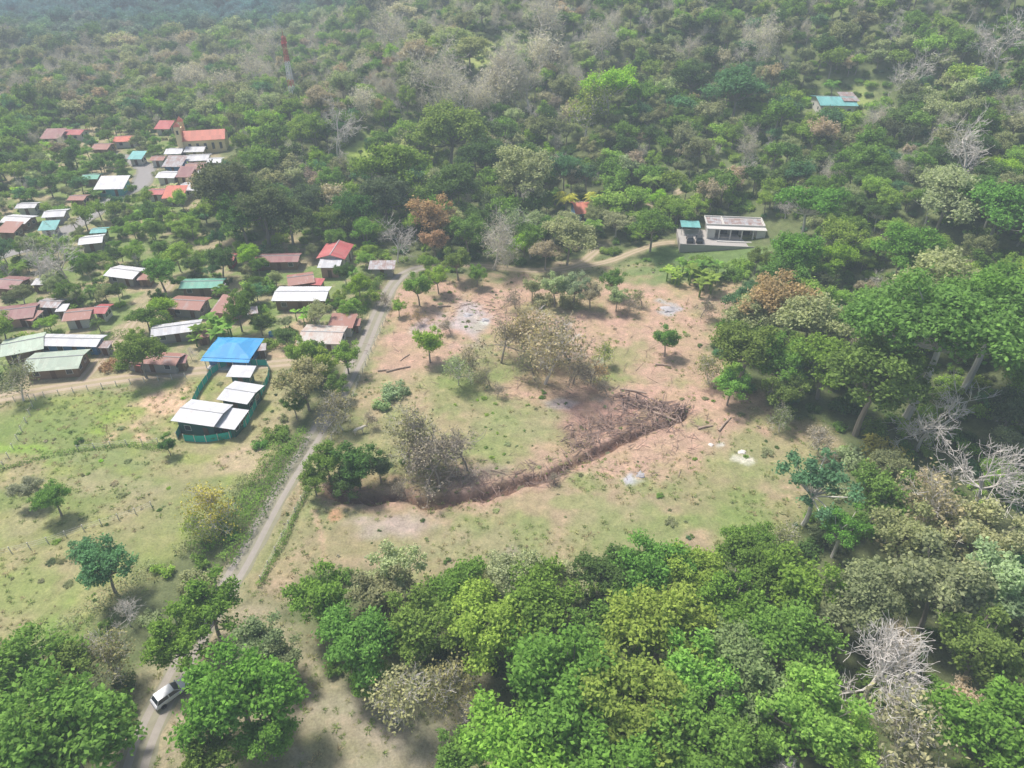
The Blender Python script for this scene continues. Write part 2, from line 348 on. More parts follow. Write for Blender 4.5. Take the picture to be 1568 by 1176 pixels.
def scatter(name,keys,pts,rz,sc,idx,cols):
    coll=bpy.data.collections.new(name+'_kinds')
    for i,k in enumerate(keys):
        o=bpy.data.objects.new('%s_kind_%02d'%(name,i),PROTO[k][0]);coll.objects.link(o)
    n=len(pts);me=bpy.data.meshes.new(name);me.vertices.add(n);me.vertices.foreach_set('co',np.asarray(pts,np.float32).ravel())
    def at(nm,ty,val,key):
        a=me.attributes.new(nm,ty,'POINT');a.data.foreach_set(key,np.ascontiguousarray(val).ravel())
    at('rot','FLOAT_VECTOR',np.c_[RNG.normal(size=n)*.05,RNG.normal(size=n)*.05,rz].astype(np.float32),'vector')
    at('scl','FLOAT_VECTOR',np.asarray(sc,np.float32),'vector')
    at('idx','INT',np.asarray(idx,np.int32),'value')
    at('tcol','FLOAT_COLOR',np.c_[cols,np.ones(n)].astype(np.float32),'color')
    o=obj(name,me);ng=bpy.data.node_groups.new(name+'_gn','GeometryNodeTree')
    ng.interface.new_socket('Geometry',in_out='INPUT',socket_type='NodeSocketGeometry');ng.interface.new_socket('Geometry',in_out='OUTPUT',socket_type='NodeSocketGeometry')
    I=ng.nodes.new('NodeGroupInput');O=ng.nodes.new('NodeGroupOutput');ip=ng.nodes.new('GeometryNodeInstanceOnPoints')
    ci=ng.nodes.new('GeometryNodeCollectionInfo');ci.inputs[0].default_value=coll;ci.inputs[1].default_value=True;ci.inputs[2].default_value=True
    def na(nm,ty):
        a=ng.nodes.new('GeometryNodeInputNamedAttribute');a.data_type=ty;a.inputs[0].default_value=nm
        return [q for q in a.outputs if q.enabled and q.name=='Attribute'][0]
    L=ng.links.new;L(I.outputs[0],ip.inputs['Points']);L(ci.outputs[0],ip.inputs['Instance']);ip.inputs['Pick Instance'].default_value=True
    L(na('idx','INT'),ip.inputs['Instance Index']);L(na('rot','FLOAT_VECTOR'),ip.inputs['Rotation']);L(na('scl','FLOAT_VECTOR'),ip.inputs['Scale'])
    L(ip.outputs[0],O.inputs[0]);md=o.modifiers.new('scatter','NODES');md.node_group=ng
    return o
# ---------------------------------------------------------------- buildings
HOUSES=[]
def empty(name,loc,rz=0):
    e=bpy.data.objects.new(name,None);e.location=loc;e.rotation_euler=(0,0,rz);e.empty_display_size=.5;scene.collection.objects.link(e);return e
def house(name,u,v,wpx,hpx,rot,roof,wall,hgt=2.5,kind='gable',pitch=.22,axis='x',veranda=False,mind=3.5):
    x,y,dep=W(u,v,hgt+.4);s=F/dep;ang=math.atan2(HC-hgt,math.hypot(x,y));w=wpx/s;d=max(mind,hpx/s/math.sin(ang)*.92)
    if axis=='y': w,d=d,w
    rz=math.radians(rot)+(math.pi/2 if axis=='y' else 0)
    z=float(terr(x,y));e=empty(name,(x,y,z),rz);HOUSES.append((x,y,max(w,d)/2))
    ov=.7 if mind>3 else .35;ww=w-2*ov;dd=d-2*ov;rise=pitch*d/2
    X,Y=ww/2,dd/2;g=pitch*dd/2 if kind=='gable' else 0
    gs=pitch*dd if kind=='shed' else 0
    V=[(-X,-Y,-.6),(X,-Y,-.6),(X,Y,-.6),(-X,Y,-.6),(-X,-Y,hgt),(X,-Y,hgt),(X,Y,hgt+gs),(-X,Y,hgt+gs),(-X,0,hgt+g+gs/2),(X,0,hgt+g+gs/2)]
    me=bpy.data.meshes.new('walls');me.from_pydata(V,[],[(0,1,5,4),(2,3,7,6),(1,2,6,9,5),(3,0,4,8,7)]);me.materials.append(WM[wall]);obj('walls',me,parent=e)
    X,Y=w/2,d/2;t=.07;z0=hgt-pitch*ov+.03
    if kind=='gable': T=[(-X,-Y,z0),(X,-Y,z0),(X,0,z0+rise),(-X,0,z0+rise),(X,Y,z0),(-X,Y,z0)];Fc=[(0,1,2,3),(3,2,4,5)]
    elif kind=='shed': T=[(-X,-Y,z0),(X,-Y,z0),(X,Y,z0+pitch*d),(-X,Y,z0+pitch*d)];Fc=[(0,1,2,3)]
    else:
        k=min(X*.8,Y);T=[(-X,-Y,z0),(X,-Y,z0),(X,Y,z0),(-X,Y,z0),(-X+k,0,z0+rise),(X-k,0,z0+rise)];Fc=[(0,1,5,4),(1,2,5),(2,3,4,5),(3,0,4)]
    me=bpy.data.meshes.new('roof');me.from_pydata(T,[],Fc);me.materials.append(RM[roof]);r=obj('roof',me,parent=e)
    so=r.modifiers.new('thick','SOLIDIFY');so.thickness=t;so.offset=1
    b=B();f=B();D=B();X,Y=ww/2,dd/2
    nw=max(1,int(ww/2.8))
    for sg in(-1,1):
        for i in range(nw):
            px=-X+ww*(i+.5)/nw
            if i==nw//2: D.box((px,sg*(Y+.02),1.0),(.95,.06,2.05))
            else: b.box((px,sg*(Y+.03),1.45),(1.1,.05,.95));f.box((px,sg*(Y+.015),1.45),(1.28,.05,1.13))
        for py in (-Y*.45,Y*.45): b.box((sg*(X+.03),py,1.45),(.05,min(1.,Y*.7),.9));f.box((sg*(X+.015),py,1.45),(.05,min(1.16,Y*.8),1.06))
    if kind=='gable':
        f.tube([(-w/2-.02,0,z0+rise+.1),(w/2+.02,0,z0+rise+.1)],.11,5)
    obj('windows',b.mesh('windows',[GLASS]),parent=e);obj('frames',f.mesh('frames',[FRAME]),parent=e);obj('door',D.mesh('door',[DOOR]),parent=e)
    if veranda:
        b=B()
        for i in range(4): b.box((-X+ww*i/3,-Y-1.3,hgt/2-.2),(.12,.12,hgt))
        b.box((0,-Y-.75,.05),(ww,1.5,.2));obj('veranda_posts',b.mesh('veranda',[WM['white']]),parent=e)
        me=bpy.data.meshes.new('veranda_roof');me.from_pydata([(-w/2,-Y-1.7,hgt-.35),(w/2,-Y-1.7,hgt-.35),(w/2,-d/2+.02,z0-.02),(-w/2,-d/2+.02,z0-.02)],[],[(0,1,2,3)]);me.materials.append(RM[roof]);q=obj('veranda_roof',me,parent=e);q.modifiers.new('t','SOLIDIFY').thickness=.05
    return e
HS=[('village_house',268,229,26,9,5,'white','white'),('village_house',300,226,30,9,4,'white','cream'),('village_house',304,239,34,10,8,'white','white'),('village_house',268,248,30,10,0,'zinc','blue'),
('village_house',300,252,30,10,5,'rust','white'),('village_house',258,265,30,10,-3,'white','white'),('village_house',284,264,24,10,0,'maroon','cream'),('village_house',317,262,26,10,5,'white','cream'),
('village_house',297,283,38,13,6,'white','white'),('village_house',268,295,32,12,5,'orange','white'),('village_house',240,291,26,9,0,'red','white'),('village_house',172,281,44,12,4,'white','teal'),
('village_house',28,333,44,11,-8,'white','wood'),('village_house',85,324,32,11,10,'white','grey'),('village_house',140,364,34,13,16,'white','grey'),('village_house',152,350,24,8,10,'teal','white'),
('village_house',192,414,52,16,-14,'white','grey'),('village_house',18,430,40,17,-8,'maroon','wood'),('village_house',22,475,62,22,15,'maroon','pink'),('village_house',78,461,36,13,-5,'zinc','grey'),
('village_house',120,478,40,18,12,'rust','white'),('village_house',156,470,22,14,0,'red','white'),('village_house',310,431,64,15,3,'green','wood'),('village_house',288,461,56,20,-6,'rust','grey'),
('village_house',350,467,40,20,-12,'rust','pink'),('village_house',428,392,62,14,2,'maroon','wood'),('village_house',353,391,16,12,0,'red','red'),('village_house',460,424,40,18,18,'rust','wood'),
('village_house',585,405,40,9,0,'zinc','grey'),('village_house',270,499,72,18,16,'white','grey'),('village_house',35,524,58,26,24,'pgreen','wood'),
('village_house',106,518,100,17,-2,'white','blue'),('village_house',85,549,82,28,8,'pgreen','wood'),('village_house',235,545,86,18,-6,'rust','grey'),
('village_house',105,200,50,8,0,'red','white'),('village_house',195,210,36,9,10,'orange','white'),('village_house',158,222,26,9,0,'rust','wood'),('village_house',82,206,30,8,5,'maroon','white'),('village_house',252,192,24,7,0,'red','white'),('village_house',210,238,22,7,0,'teal','white'),
('village_house',42,312,30,8,5,'white','white'),('village_house',15,348,30,10,-5,'rust','wood'),('village_house',75,345,26,9,8,'teal','white'),('village_house',120,300,26,8,0,'rust','wood'),('village_house',140,268,26,8,5,'green','wood'),('village_house',330,243,22,8,5,'white','white'),('village_house',243,240,22,7,0,'rust','white'),('village_house',325,279,24,9,0,'zinc','cream')]
for h in HS: house(*h,kind=random.choice(['gable','gable','shed']) if h[3]<50 else 'gable')
for (u,v,w_,h_,r_,ro) in [(222,422,20,9,5,'rust'),(50,482,18,12,-10,'rust'),(95,470,16,9,8,'white'),(334,438,18,9,0,'zinc'),(262,468,18,10,0,'rust'),(386,474,16,10,20,'zinc'),(396,398,18,9,0,'rust'),(486,430,18,9,-8,'red'),(310,510,18,10,20,'rust'),(160,526,18,9,0,'zinc'),(275,549,20,11,8,'maroon'),(212,552,18,9,-15,'red'),(60,430,18,8,5,'white'),(430,455,14,9,0,'rust'),(545,492,14,10,0,'rust'),(400,530,14,9,12,'zinc')]:
    house('outbuilding',u,v,w_,h_,r_,ro,random.choice(['wood','grey']),2.0,'shed',.12,mind=2.4)
house('blue_roof_house',357,529,74,32,-4,'blue','blue',2.5,'hip',.3,'x',True)
house('white_roof_hall',462,447,82,23,0,'white','wood',2.8,'gable',.16)
house('rusty_roof_house',494,509,66,30,-3,'cream','white',2.7,'gable',.15);house('rusty_roof_shed',524,490,40,20,-3,'rust','white',2.6,'shed',.1)
house('red_roof_house',513,382,44,24,-4,'red','white',3.6,'gable',.3,'y');house('house_annex',505,402,34,12,0,'white','pink',3.,'shed',.12)
house('green_workshop',309,629,72,34,-12,'white','green',3.2,'gable',.14);house('green_workshop_annex',368,598,52,30,-14,'white','green',2.9,'gable',.14)
house('green_workshop_shed',369,567,38,16,-4,'white','green',2.6,'shed',.1);house('green_workshop_porch',351,639,42,28,-12,'white','green',2.4,'shed',.08)
house('hillside_small_house',889,315,26,20,8,'orange','blue',2.9,'gable',.35)
house('hilltop_house',1277,152,56,18,-4,'teal','white',3.2,'gable',.2);house('hilltop_annex',1299,148,24,12,-4,'zinc','white',3.4,'shed',.1)
house('green_cabin',381,238,14,7,0,'teal','white',3.2,'gable',.3)
def church():
    x,y,dep=W(314,208,5);z=float(terr(x,y));e=empty('church',(x,y,z),math.radians(12));HOUSES.append((x,y,11));w,d,h=14.,8.5,5.
    me=bpy.data.meshes.new('nave');X,Y=w/2,d/2;V=[(-X,-Y,-1),(X,-Y,-1),(X,Y,-1),(-X,Y,-1),(-X,-Y,h),(X,-Y,h),(X,Y,h),(-X,Y,h),(-X,0,h+2.),(X,0,h+2.)]
    me.from_pydata(V,[],[(0,1,5,4),(2,3,7,6),(1,2,6,9,5),(3,0,4,8,7)]);me.materials.append(WM['yellow']);obj('nave_walls',me,parent=e)
    X+=.3;Y+=.5;me=bpy.data.meshes.new('roof');me.from_pydata([(-X,-Y,h-.2),(X,-Y,h-.2),(X,0,h+2.1),(-X,0,h+2.1),(X,Y,h-.2),(-X,Y,h-.2)],[],[(0,1,2,3),(3,2,4,5)]);me.materials.append(RM['orange']);r=obj('roof',me,parent=e);r.modifiers.new('t','SOLIDIFY').thickness=.1
    b=B();b.box((-7.8,0,2.8),(.8,9,7.6),0);b.box((-7.8,0,7.4),(.8,4.4,1.6),0);b.box((-8.,-3.6,4.2),(1.9,1.9,11),0);b.box((-8.,3.6,4.2),(1.9,1.9,11),0);obj('facade',b.mesh('facade',[WM['yellow']]),parent=e)
    b=B()
    for s_ in(-1,1):
        for k in range(4):
            a=k*math.pi/2+math.pi/4;a2=a+math.pi/2;r_=1.5;b.add([(-8.+r_*math.cos(a),s_*3.6+r_*math.sin(a),9.71),(-8.+r_*math.cos(a2),s_*3.6+r_*math.sin(a2),9.71),(-8.,s_*3.6,11.4),(-8.,s_*3.6,11.4)],[[0,1,2,3]])
    obj('tower_caps',b.mesh('caps',[RM['orange']]),parent=e)
    b=B();[b.box((-5+2.6*i,-4.28,2.6),(.9,.1,2.2)) for i in range(5)];b.box((-8.23,0,1.2),(.1,2.,2.8));b.box((-8.,-4.58,7.8),(.7,.1,1.3));obj('windows',b.mesh('w',[GLASS]),parent=e)
    b=B();b.box((-7.8,0,9.2),(.15,.15,2.));b.box((-7.8,0,9.6),(.15,1.,.15));obj('cross',b.mesh('c',[WM['white']]),parent=e)
church()
def modern():
    x,y,dep=W(1124,364,0);z=float(terr(x,y))+.2;e=empty('long_white_house',(x,y,z),math.radians(-6));HOUSES.append((x,y,11));HOUSES.append((x-12,y-2,5));HOUSES.append((x+10,y-2,5))
    def part(n,m,bx):
        b=B();[b.box(c,d) for c,d in bx];o=obj(n,b.mesh(n,[m]),parent=e);bv=o.modifiers.new('b','BEVEL');bv.width=.03;return o
    part('terrace',CONC,[((-1,-1.2,-1.25),(27,10.5,2.5))]);part('terrace_wall',WM['grey'],[((-1,-6.6,-.9),(27,.25,2.5))])
    part('walls',WM['grey'],[((0,3.3,1.3),(14,4.6,2.6))]);part('white_bays',WM['white'],[((-6.3,-.4,1.3),(1.9,2.6,2.6)),((6.1,-.4,1.3),(1.9,2.6,2.6))])
    part('roof_slab',WM['white'],[((0,3.3,2.75),(15.,5.8,.25)),((0,-.9,2.72),(15.2,2.0,.22))])
    part('roof_panels',RM['zinc'],[((2.2,3.3,2.92),(9.8,4.4,.06)),((-5.2,3.3,2.92),(3.8,4.4,.06))])
    part('roof_parapets',WM['white'],[((0,6.1,3.0),(15.,.25,.45)),((7.4,3.3,3.0),(.25,5.3,.45)),((-7.4,3.3,3.0),(.25,5.3,.45)),((-3.,3.3,3.0),(.25,5.3,.45)),((0,.5,3.0),(15.,.25,.45))])
    part('columns',WM['white'],[((-7.2+2.88*i,-1.7,1.3),(.3,.3,2.65)) for i in range(6)])
    part('glazing',GLASS,[((-2.9,.98,1.25),(2.2,.06,2.)),((.2,.98,1.25),(1.8,.06,2.)),((3.1,.98,1.25),(1.8,.06,2.))])
    part('terrace_step',WM['white'],[((0,-3.4,.1),(10,.5,.25))])
    part('teal_canopy',RM['teal'],[((-11.4,2.2,2.2),(5,4.6,.12)),((10.6,-.6,1.2),(3.0,7,.1))]);part('canopy_posts',WM['white'],[((a,c,1.05),(.12,.12,2.2)) for a in(-13.7,-9.2) for c in(.1,4.3)]+[((a,c,.6),(.1,.1,1.1)) for a in(9.3,11.9) for c in(-3.8,2.6)])
    return x,y,z
MX,MY,MZ=modern()
def tower():
    x,y,dep=W(452,168,0);z=float(terr(x,y));e=empty('radio_tower',(x,y,z),.3);H=28.;n=12
    cols=[simple('tower_red',(.6,.12,.10),.5,.1),simple('tower_white',(.85,.85,.85),.5,.05)]
    b=B()
    for i in range(n):
        z0=H*i/n;z1=H*(i+1)/n;r0=1.5-.9*i/n;r1=1.5-.9*(i+1)/n;m=1 if i in(0,1,2,3,5,6,7) else 0
        for k in range(4):
            a=k*math.pi/2;a2=a+math.pi/2;c=lambda r,t,zz:(r*math.cos(t),r*math.sin(t),zz)
            b.tube([c(r0,a,z0),c(r1,a,z1)],.14,4,m);b.tube([c(r0,a,z0),c(r1,a2,z1)],.08,3,m);b.tube([c(r1,a,z1),c(r0,a2,z0)],.08,3,m);b.tube([c(r1,a,z1),c(r1,a2,z1)],.09,3,m)
    obj('lattice',b.mesh('lattice',cols),parent=e);b=B()
    for k in range(6):
        a=k*1.05;b.box((.95*math.cos(a),.95*math.sin(a),H-1.2-(k%2)*1.5),(.3,.3,1.8),0,a)
    b.box((0,0,H-2.4),(2.2,2.2,.12));b.tube([(0,0,H),(0,0,H+2.5)],.08,4);obj('antennas',b.mesh('ant',[cols[0]]),parent=e)
tower()
def car(name,x,y,rz,paint):
    e=empty(name,(x,y,float(terr(x,y))+.06),rz);m=simple(name+'_paint',paint,.25,.04,1.,0,.6);tm=simple('tyre',(.02,.02,.02),.9,.1);b=B()
    pr=[(-2.2,.42),(-2.22,.8),(-2.05,1.0),(-1.2,1.05),(.9,1.02),(1.9,.92),(2.2,.75),(2.2,.42)]
    k=len(pr);V=[];ws=[.80,.86,.84,.84,.84,.8,.74,.78]
    for sg in(-1,1):
        for (a,c),w in zip(pr,ws): V.append((a,sg*w,c))
    me=bpy.data.meshes.new('body');Fc=[tuple(range(k))[::-1],tuple(range(k,2*k))]+[(i,(i+1)%k,k+(i+1)%k,k+i) for i in range(k)]
    me.from_pydata(V,[],Fc);me.materials.append(m);o=obj('body',me,parent=e);o.modifiers.new('b','BEVEL').width=.07;o.modifiers['b'].segments=3
    x0,x1,t0,t1=(-2.0,1.0,-1.65,.25)
    V=[(x0,-.78,1.0),(x1,-.78,1.0),(x1,.78,1.0),(x0,.78,1.0),(t0,-.62,1.55),(t1,-.62,1.55),(t1,.62,1.55),(t0,.62,1.55)]
    Q=[(0,1,5,4),(1,2,6,5),(2,3,7,6),(3,0,4,7),(4,5,6,7)];me=bpy.data.meshes.new('cabin');me.from_pydata(V,[],Q);me.materials.append(m);me.materials.append(GLASS)
    for i in range(4): me.polygons[i].material_index=1
    obj('cabin_glass',me,parent=e)
    b.box(((t0+t1)/2,0,1.57),(t1-t0+.08,1.28,.06),0)
    for i,j in((0,4),(1,5),(2,6),(3,7)): b.tube([V[i],V[j]],.045,4,0)
    [b.tube([(-.5,s*.79,1.0),(-.5,s*.63,1.55)],.05,4,0) for s in(-1,1)]
    [b.box((.95,s*.95,1.05),(.16,.16,.12),0) for s in(-1,1)]
    obj('roof_and_pillars',b.mesh('rp',[m]),parent=e)
    b=B()
    for a in(-1.4,1.4):
        for s in(-1,1): b.tube([(a,s*.66,.34),(a,s*.68,.34),(a,s*.86,.34),(a,s*.88,.34)],[.05,.34,.34,.2],16,0)
    obj('wheels',b.mesh('wheels',[tm],True),parent=e)
    b=B();[b.box((2.16,s*.55,.74),(.12,.32,.14)) for s in(-1,1)];obj('headlights',b.mesh('hl',[FRAME]),parent=e)
    b=B();b.box((2.2,0,.5),(.1,1.2,.16));b.box((-2.22,0,.5),(.1,1.3,.14));obj('bumpers',b.mesh('bm',[GLASS]),parent=e)
x,y,_=W(262,1060,.8);car('parked_car',x,y,math.radians(48),(.74,.76,.80));CAR=(x,y)
x,y,_=W(300,957,.8);car('parked_car',x,y,math.radians(60),(.5,.56,.64));CAR2=(x,y)
for du,c in [(-12.2,(.03,.03,.035)),(-9.8,(.04,.045,.05))]: car('parked_suv',MX+du,MY-2.6,math.radians(80),c)
for o in bpy.data.objects:
    if o.name.startswith('parked_suv') and o.type=='EMPTY': o.location.z=MZ+.02
# ---------------------------------------------------------------- ground
def axis(lo,segs):
    a=[lo]
    for end,st in segs:
        n=max(1,round((end-a[-1])/st));a+=list(np.linspace(a[-1],end,n+1)[1:])
    return np.array(a)
ax=axis(-1600,[(-700,60),(-350,14),(-170,4),(-75,1.),(85,.5),(170,1.),(350,4),(700,14),(1600,60)])
ay=axis(-400,[(0,20),(30,3),(60,.8),(190,.5),(300,1.),(480,3),(900,9),(1500,30),(3400,120)])
XX,YY=np.meshgrid(ax,ay);x=XX.ravel();y=YY.ravel();z=terr(x,y)
wx=x+(fbm(x/6,y/6,20)-.5)*9;wy=y+(fbm(x/6,y/6,25)-.5)*9
col=np.tile(np.array([.14,.165,.075]),(len(x),1))
def lay(mask,c):
    global col
    m=np.clip(mask,0,1)
    m=m[:,None] if m.ndim==1 else m
    col=col*(1-m)+np.asarray(c)*m
def polym(P,soft=2.): return sstep(soft,-soft,sdpoly(wx,wy,P))
hills=sstep(5,60,hd(x,y))
lay(hills*.6,(.18,.23,.09))
def hazem(x,y): return sstep(430,590,y+110*(fbm(x/80,y/80,12)-.5))*sstep(-60,-180,x+.1*(y-450))  # mask for aerial haze painted as blue into far-left surface colours
for P in RIDGE: lay(polym(P,4),(.34,.40,.14))
nbl=sstep(.42,.58,fbm(x/5,y/5,40));c1=np.array([.38,.33,.21]);c2=np.array([.21,.27,.10])
lay(polym(VILL,4),c1*(1-nbl[:,None])+c2*nbl[:,None])
nf=sstep(.4,.6,fbm(x/16,y/8,44))[:,None];nf2=sstep(.5,.68,fbm(x/6,y/5,45))[:,None]*.55
cf=np.array([.33,.30,.16])*(1-nf)+np.array([.225,.265,.10])*nf;cf=cf*(1-nf2)+np.array([.29,.34,.10])*nf2
lay(polym(FIELD),cf)
lay(polym(BOTT),np.array([.34,.30,.20])*(1-nf)+np.array([.26,.25,.14])*nf)
nc=sstep(.45,.66,fbm(x/9,y/9,47))[:,None];nd=sstep(.5,.66,fbm(x/5,y/4,48))[:,None]*.55
cc_=np.array([.285,.275,.14])*(1-nc)+np.array([.37,.295,.19])*nc;cc_=cc_*(1-nd)+np.array([.235,.285,.11])*nd
lay(polym(CLEAR),cc_)
lay(polym(BANA),(.15,.22,.075))
def blob(u,v,ru,rv,c,st,soft=.5):
    X,Y,dep=W(u,v);s=F/dep;an=math.atan2(HC,Y);a=ru/s;b=rv/s/math.sin(an)
    q=np.hypot((wx-X)/a,(wy-Y)/b);q=q+(fbm(x/3,y/3,int(u)%50)-.5)*1.6
    lay(sstep(1+soft,1-soft,q)*st,c)
DIRT=(.50,.33,.255);TAN=(.49,.365,.25);GRN=(.21,.28,.09);ASH=(.45,.43,.44)
for a in [(720,475,120,46,DIRT,.85),(640,525,60,52,DIRT,.8),(1000,470,115,42,DIRT,.8),(1040,540,70,56,DIRT,.7),(960,615,130,34,DIRT,.85),(1090,620,70,36,DIRT,.8),(990,690,100,38,DIRT,.8),(850,690,56,24,DIRT,.5),(900,510,90,40,DIRT,.6),(620,460,40,38,DIRT,.7),(780,440,100,14,DIRT,.7),
  (840,585,80,24,DIRT,.6),(610,610,60,44,TAN,.4),(700,585,70,20,TAN,.3),(905,645,70,28,(.38,.235,.19),.75),(740,735,70,16,(.32,.25,.21),.7),(560,740,60,12,(.33,.23,.16),.6),(800,705,50,24,(.43,.30,.22),.45),(640,830,120,16,TAN,.2),
  (715,485,34,26,ASH,.7),(742,491,9,6,(.6,.58,.57),.9),(1025,473,14,7,ASH,1.),(980,727,11,7,(.5,.5,.52),1.),(600,792,60,14,(.42,.35,.31),.8),(800,862,26,16,(.36,.30,.27),.6),(872,620,30,9,(.42,.39,.39),.6),(1137,692,8,6,(.8,.76,.72),1.),(1087,681,6,4,(.8,.76,.72),1.),(923,548,7,4,(.65,.6,.55),1.),(655,500,20,8,ASH,.5),(515,788,8,5,(.45,.27,.16),.9),
  (1060,412,100,20,(.15,.23,.08),.8),(740,572,60,14,GRN,.6),(690,590,50,14,GRN,.6),(1150,800,80,40,GRN,.7),(900,742,40,16,GRN,.6),(570,650,60,25,GRN,.5),(960,800,90,30,(.26,.29,.13),.6),(760,690,50,22,GRN,.6),(790,650,60,24,(.29,.30,.15),.6),(1170,700,90,30,(.29,.30,.14),.5),(700,830,120,30,(.28,.28,.15),.5),(540,830,60,40,(.30,.27,.15),.5),(960,540,40,16,GRN,.45),(940,575,34,12,GRN,.5),(1000,800,60,20,GRN,.4),(860,470,50,10,GRN,.4),
  (252,622,42,38,(.64,.44,.31),.95),(370,700,40,28,(.46,.36,.25),.9),(440,520,34,34,TAN,.9),(402,560,60,12,TAN,.9),(430,620,24,50,(.38,.33,.2),.8),(60,655,60,20,GRN,.7),(60,700,50,12,(.25,.38,.07),.8),(180,640,40,14,(.24,.33,.07),.8),(120,820,90,30,(.33,.29,.16),.5),(60,900,80,40,(.23,.30,.09),.6),(90,960,50,30,(.19,.30,.07),.8),(250,790,60,50,(.31,.28,.16),.5),(170,700,100,10,(.25,.29,.13),.6),(180,440,50,10,TAN,.6),(280,425,26,10,(.46,.40,.26),.6),(330,510,40,10,GRN,.6),(180,740,80,16,(.36,.32,.20),.6),(40,800,60,14,(.36,.32,.20),.5),
  (230,1130,40,60,(.40,.33,.24),.8),(620,1120,110,50,(.38,.34,.27),.6),(870,405,30,10,(.48,.38,.27),.8),(620,220,60,16,(.34,.40,.12),.8),(560,235,40,14,(.33,.44,.10),.8)]:
    blob(*a)
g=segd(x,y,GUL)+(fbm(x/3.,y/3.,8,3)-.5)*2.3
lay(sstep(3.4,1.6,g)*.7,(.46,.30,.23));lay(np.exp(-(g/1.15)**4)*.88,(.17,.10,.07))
for k,(P,w) in RW.items():
    g=segd(x,y,P)+(fbm(x/2,y/2,60)-.5)*1.5;lay(sstep(w+1.2,w,g)*.6,(.38,.33,.21))
g=segd(x,y,WL([(480,780),(492,820),(496,850),(490,880)]))+(fbm(x/2,y/2,61)-.5)*.5;lay(sstep(.5,.2,g)*.8,(.46,.34,.23))
lay(hazem(x,y)*.9,(.12,.24,.31))  # distance haze painted into the ground colour
nx,ny=len(ax),len(ay);i=np.arange(ny-1)[:,None]*nx+np.arange(nx-1)[None];Q=np.stack([i,i+1,i+nx+1,i+nx],-1).reshape(-1,4)
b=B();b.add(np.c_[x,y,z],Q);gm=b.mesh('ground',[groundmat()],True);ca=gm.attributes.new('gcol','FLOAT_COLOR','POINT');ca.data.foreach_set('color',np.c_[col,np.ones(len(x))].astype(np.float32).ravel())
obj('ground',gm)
# ---------------------------------------------------------------- roads
def roadmat(n,c):
    m,nt=newmat(n);g=N(nt,'ShaderNodeNewGeometry');n1=noise(nt,.8,6,.7,g.outputs['Position']);n2=noise(nt,6.,4,.7,g.outputs['Position'])
    l=N(nt,'ShaderNodeAttribute',attribute_type='GEOMETRY',attribute_name='lv')
    cc=mix(nt,n1,tuple(q*.72 for q in c),tuple(q*1.25 for q in c));cc=mix(nt,math_(nt,'MULTIPLY',n2,.5),cc,tuple(q*.75 for q in c))
    cc=mix(nt,l.outputs['Fac'],cc,mix(nt,1.,cc,(.75,.8,.6),'MULTIPLY'))
    out(nt,princ(nt,cc,.95,n2,.4,.08,.15));return m
RMT={'gravel_road':roadmat('gravel',(.39,.355,.31)),'village_main_road':roadmat('worn_asphalt',(.34,.33,.32))};DR=roadmat('dirt_road',(.50,.41,.30))
for k,(P,w) in RW.items():
    P=np.array(P);
    seg=np.r_[0,np.cumsum(np.hypot(*np.diff(P,axis=0).T))];n=int(seg[-1]/.8);s=np.linspace(0,seg[-1],n)
    px=np.interp(s,seg,P[:,0]);py=np.interp(s,seg,P[:,1]);ker=np.ones(11)/11
    px=np.convolve(np.pad(px,5,mode='edge'),ker,'valid');py=np.convolve(np.pad(py,5,mode='edge'),ker,'valid')
    tx=np.gradient(px);ty=np.gradient(py);L=np.hypot(tx,ty)+1e-9;nxv=-ty/L;nyv=tx/L
    offs=np.linspace(-1,1,9);V=np.zeros((n,9,3))
    for j,o in enumerate(offs):
        ww=o*w*(1+(.3*(vn(s/2.5,s*0+j,70+(o>0))-.5) if abs(o)>.8 else 0))
        V[:,j,0]=px+nxv*ww;V[:,j,1]=py+nyv*ww;V[:,j,2]=terr(V[:,j,0],V[:,j,1])+(.05 if py.max()<200 else .12)-(abs(o)>.95)*.04
    i=np.arange(n-1)[:,None]*9+np.arange(8)[None];Q=np.stack([i,i+1,i+10,i+9],-1).reshape(-1,4)
    lv=np.tile(np.array([.9,.1,0,.7,.7,0,.1,.9]) if w<3 else np.array([.6,0,0,0,0,0,0,.6]),n-1)
    b=B();b.add(V.reshape(-1,3),Q,0,lv);obj(k,b.mesh(k,[RMT.get(k,DR)],True))
# ---------------------------------------------------------------- individual trees
NAMES={'n':'broadleaf_tree','f':'broadleaf_tree','x0':'bare_tree','x1':'bare_tree','x2':'sparse_tree','x3':'sparse_tree','x4':'bare_tree','x5':'bare_tree','x6':'bare_tree','p':'palm_tree','q':'banana_plant','b':'shrub','l':'acacia_tree'}
PLACED=[]
def tree(u,v,dpx,key,c,name=None,vs=1.):
    me,R,cz=PROTO[key];sc=1.
    for _ in range(3):
        x,y,dep=W(u,v,cz*sc*vs);sc=dpx/(F/dep)/2/R
    rg=np.random.default_rng(int(u*7+v));j=np.array(G[c])*(rg.uniform(.85,1.1) if c in 'zvt' else rg.uniform(.87,1.15,3))
    nm=name or NAMES.get(key) or NAMES[key[0]]
    o=obj(nm,me,(x,y,float(terr(x,y))),random.uniform(0,6.28),None,(sc,sc,sc*vs));o['tcol']=[float(q) for q in j];PLACED.append((x,y,R*sc))
    return o
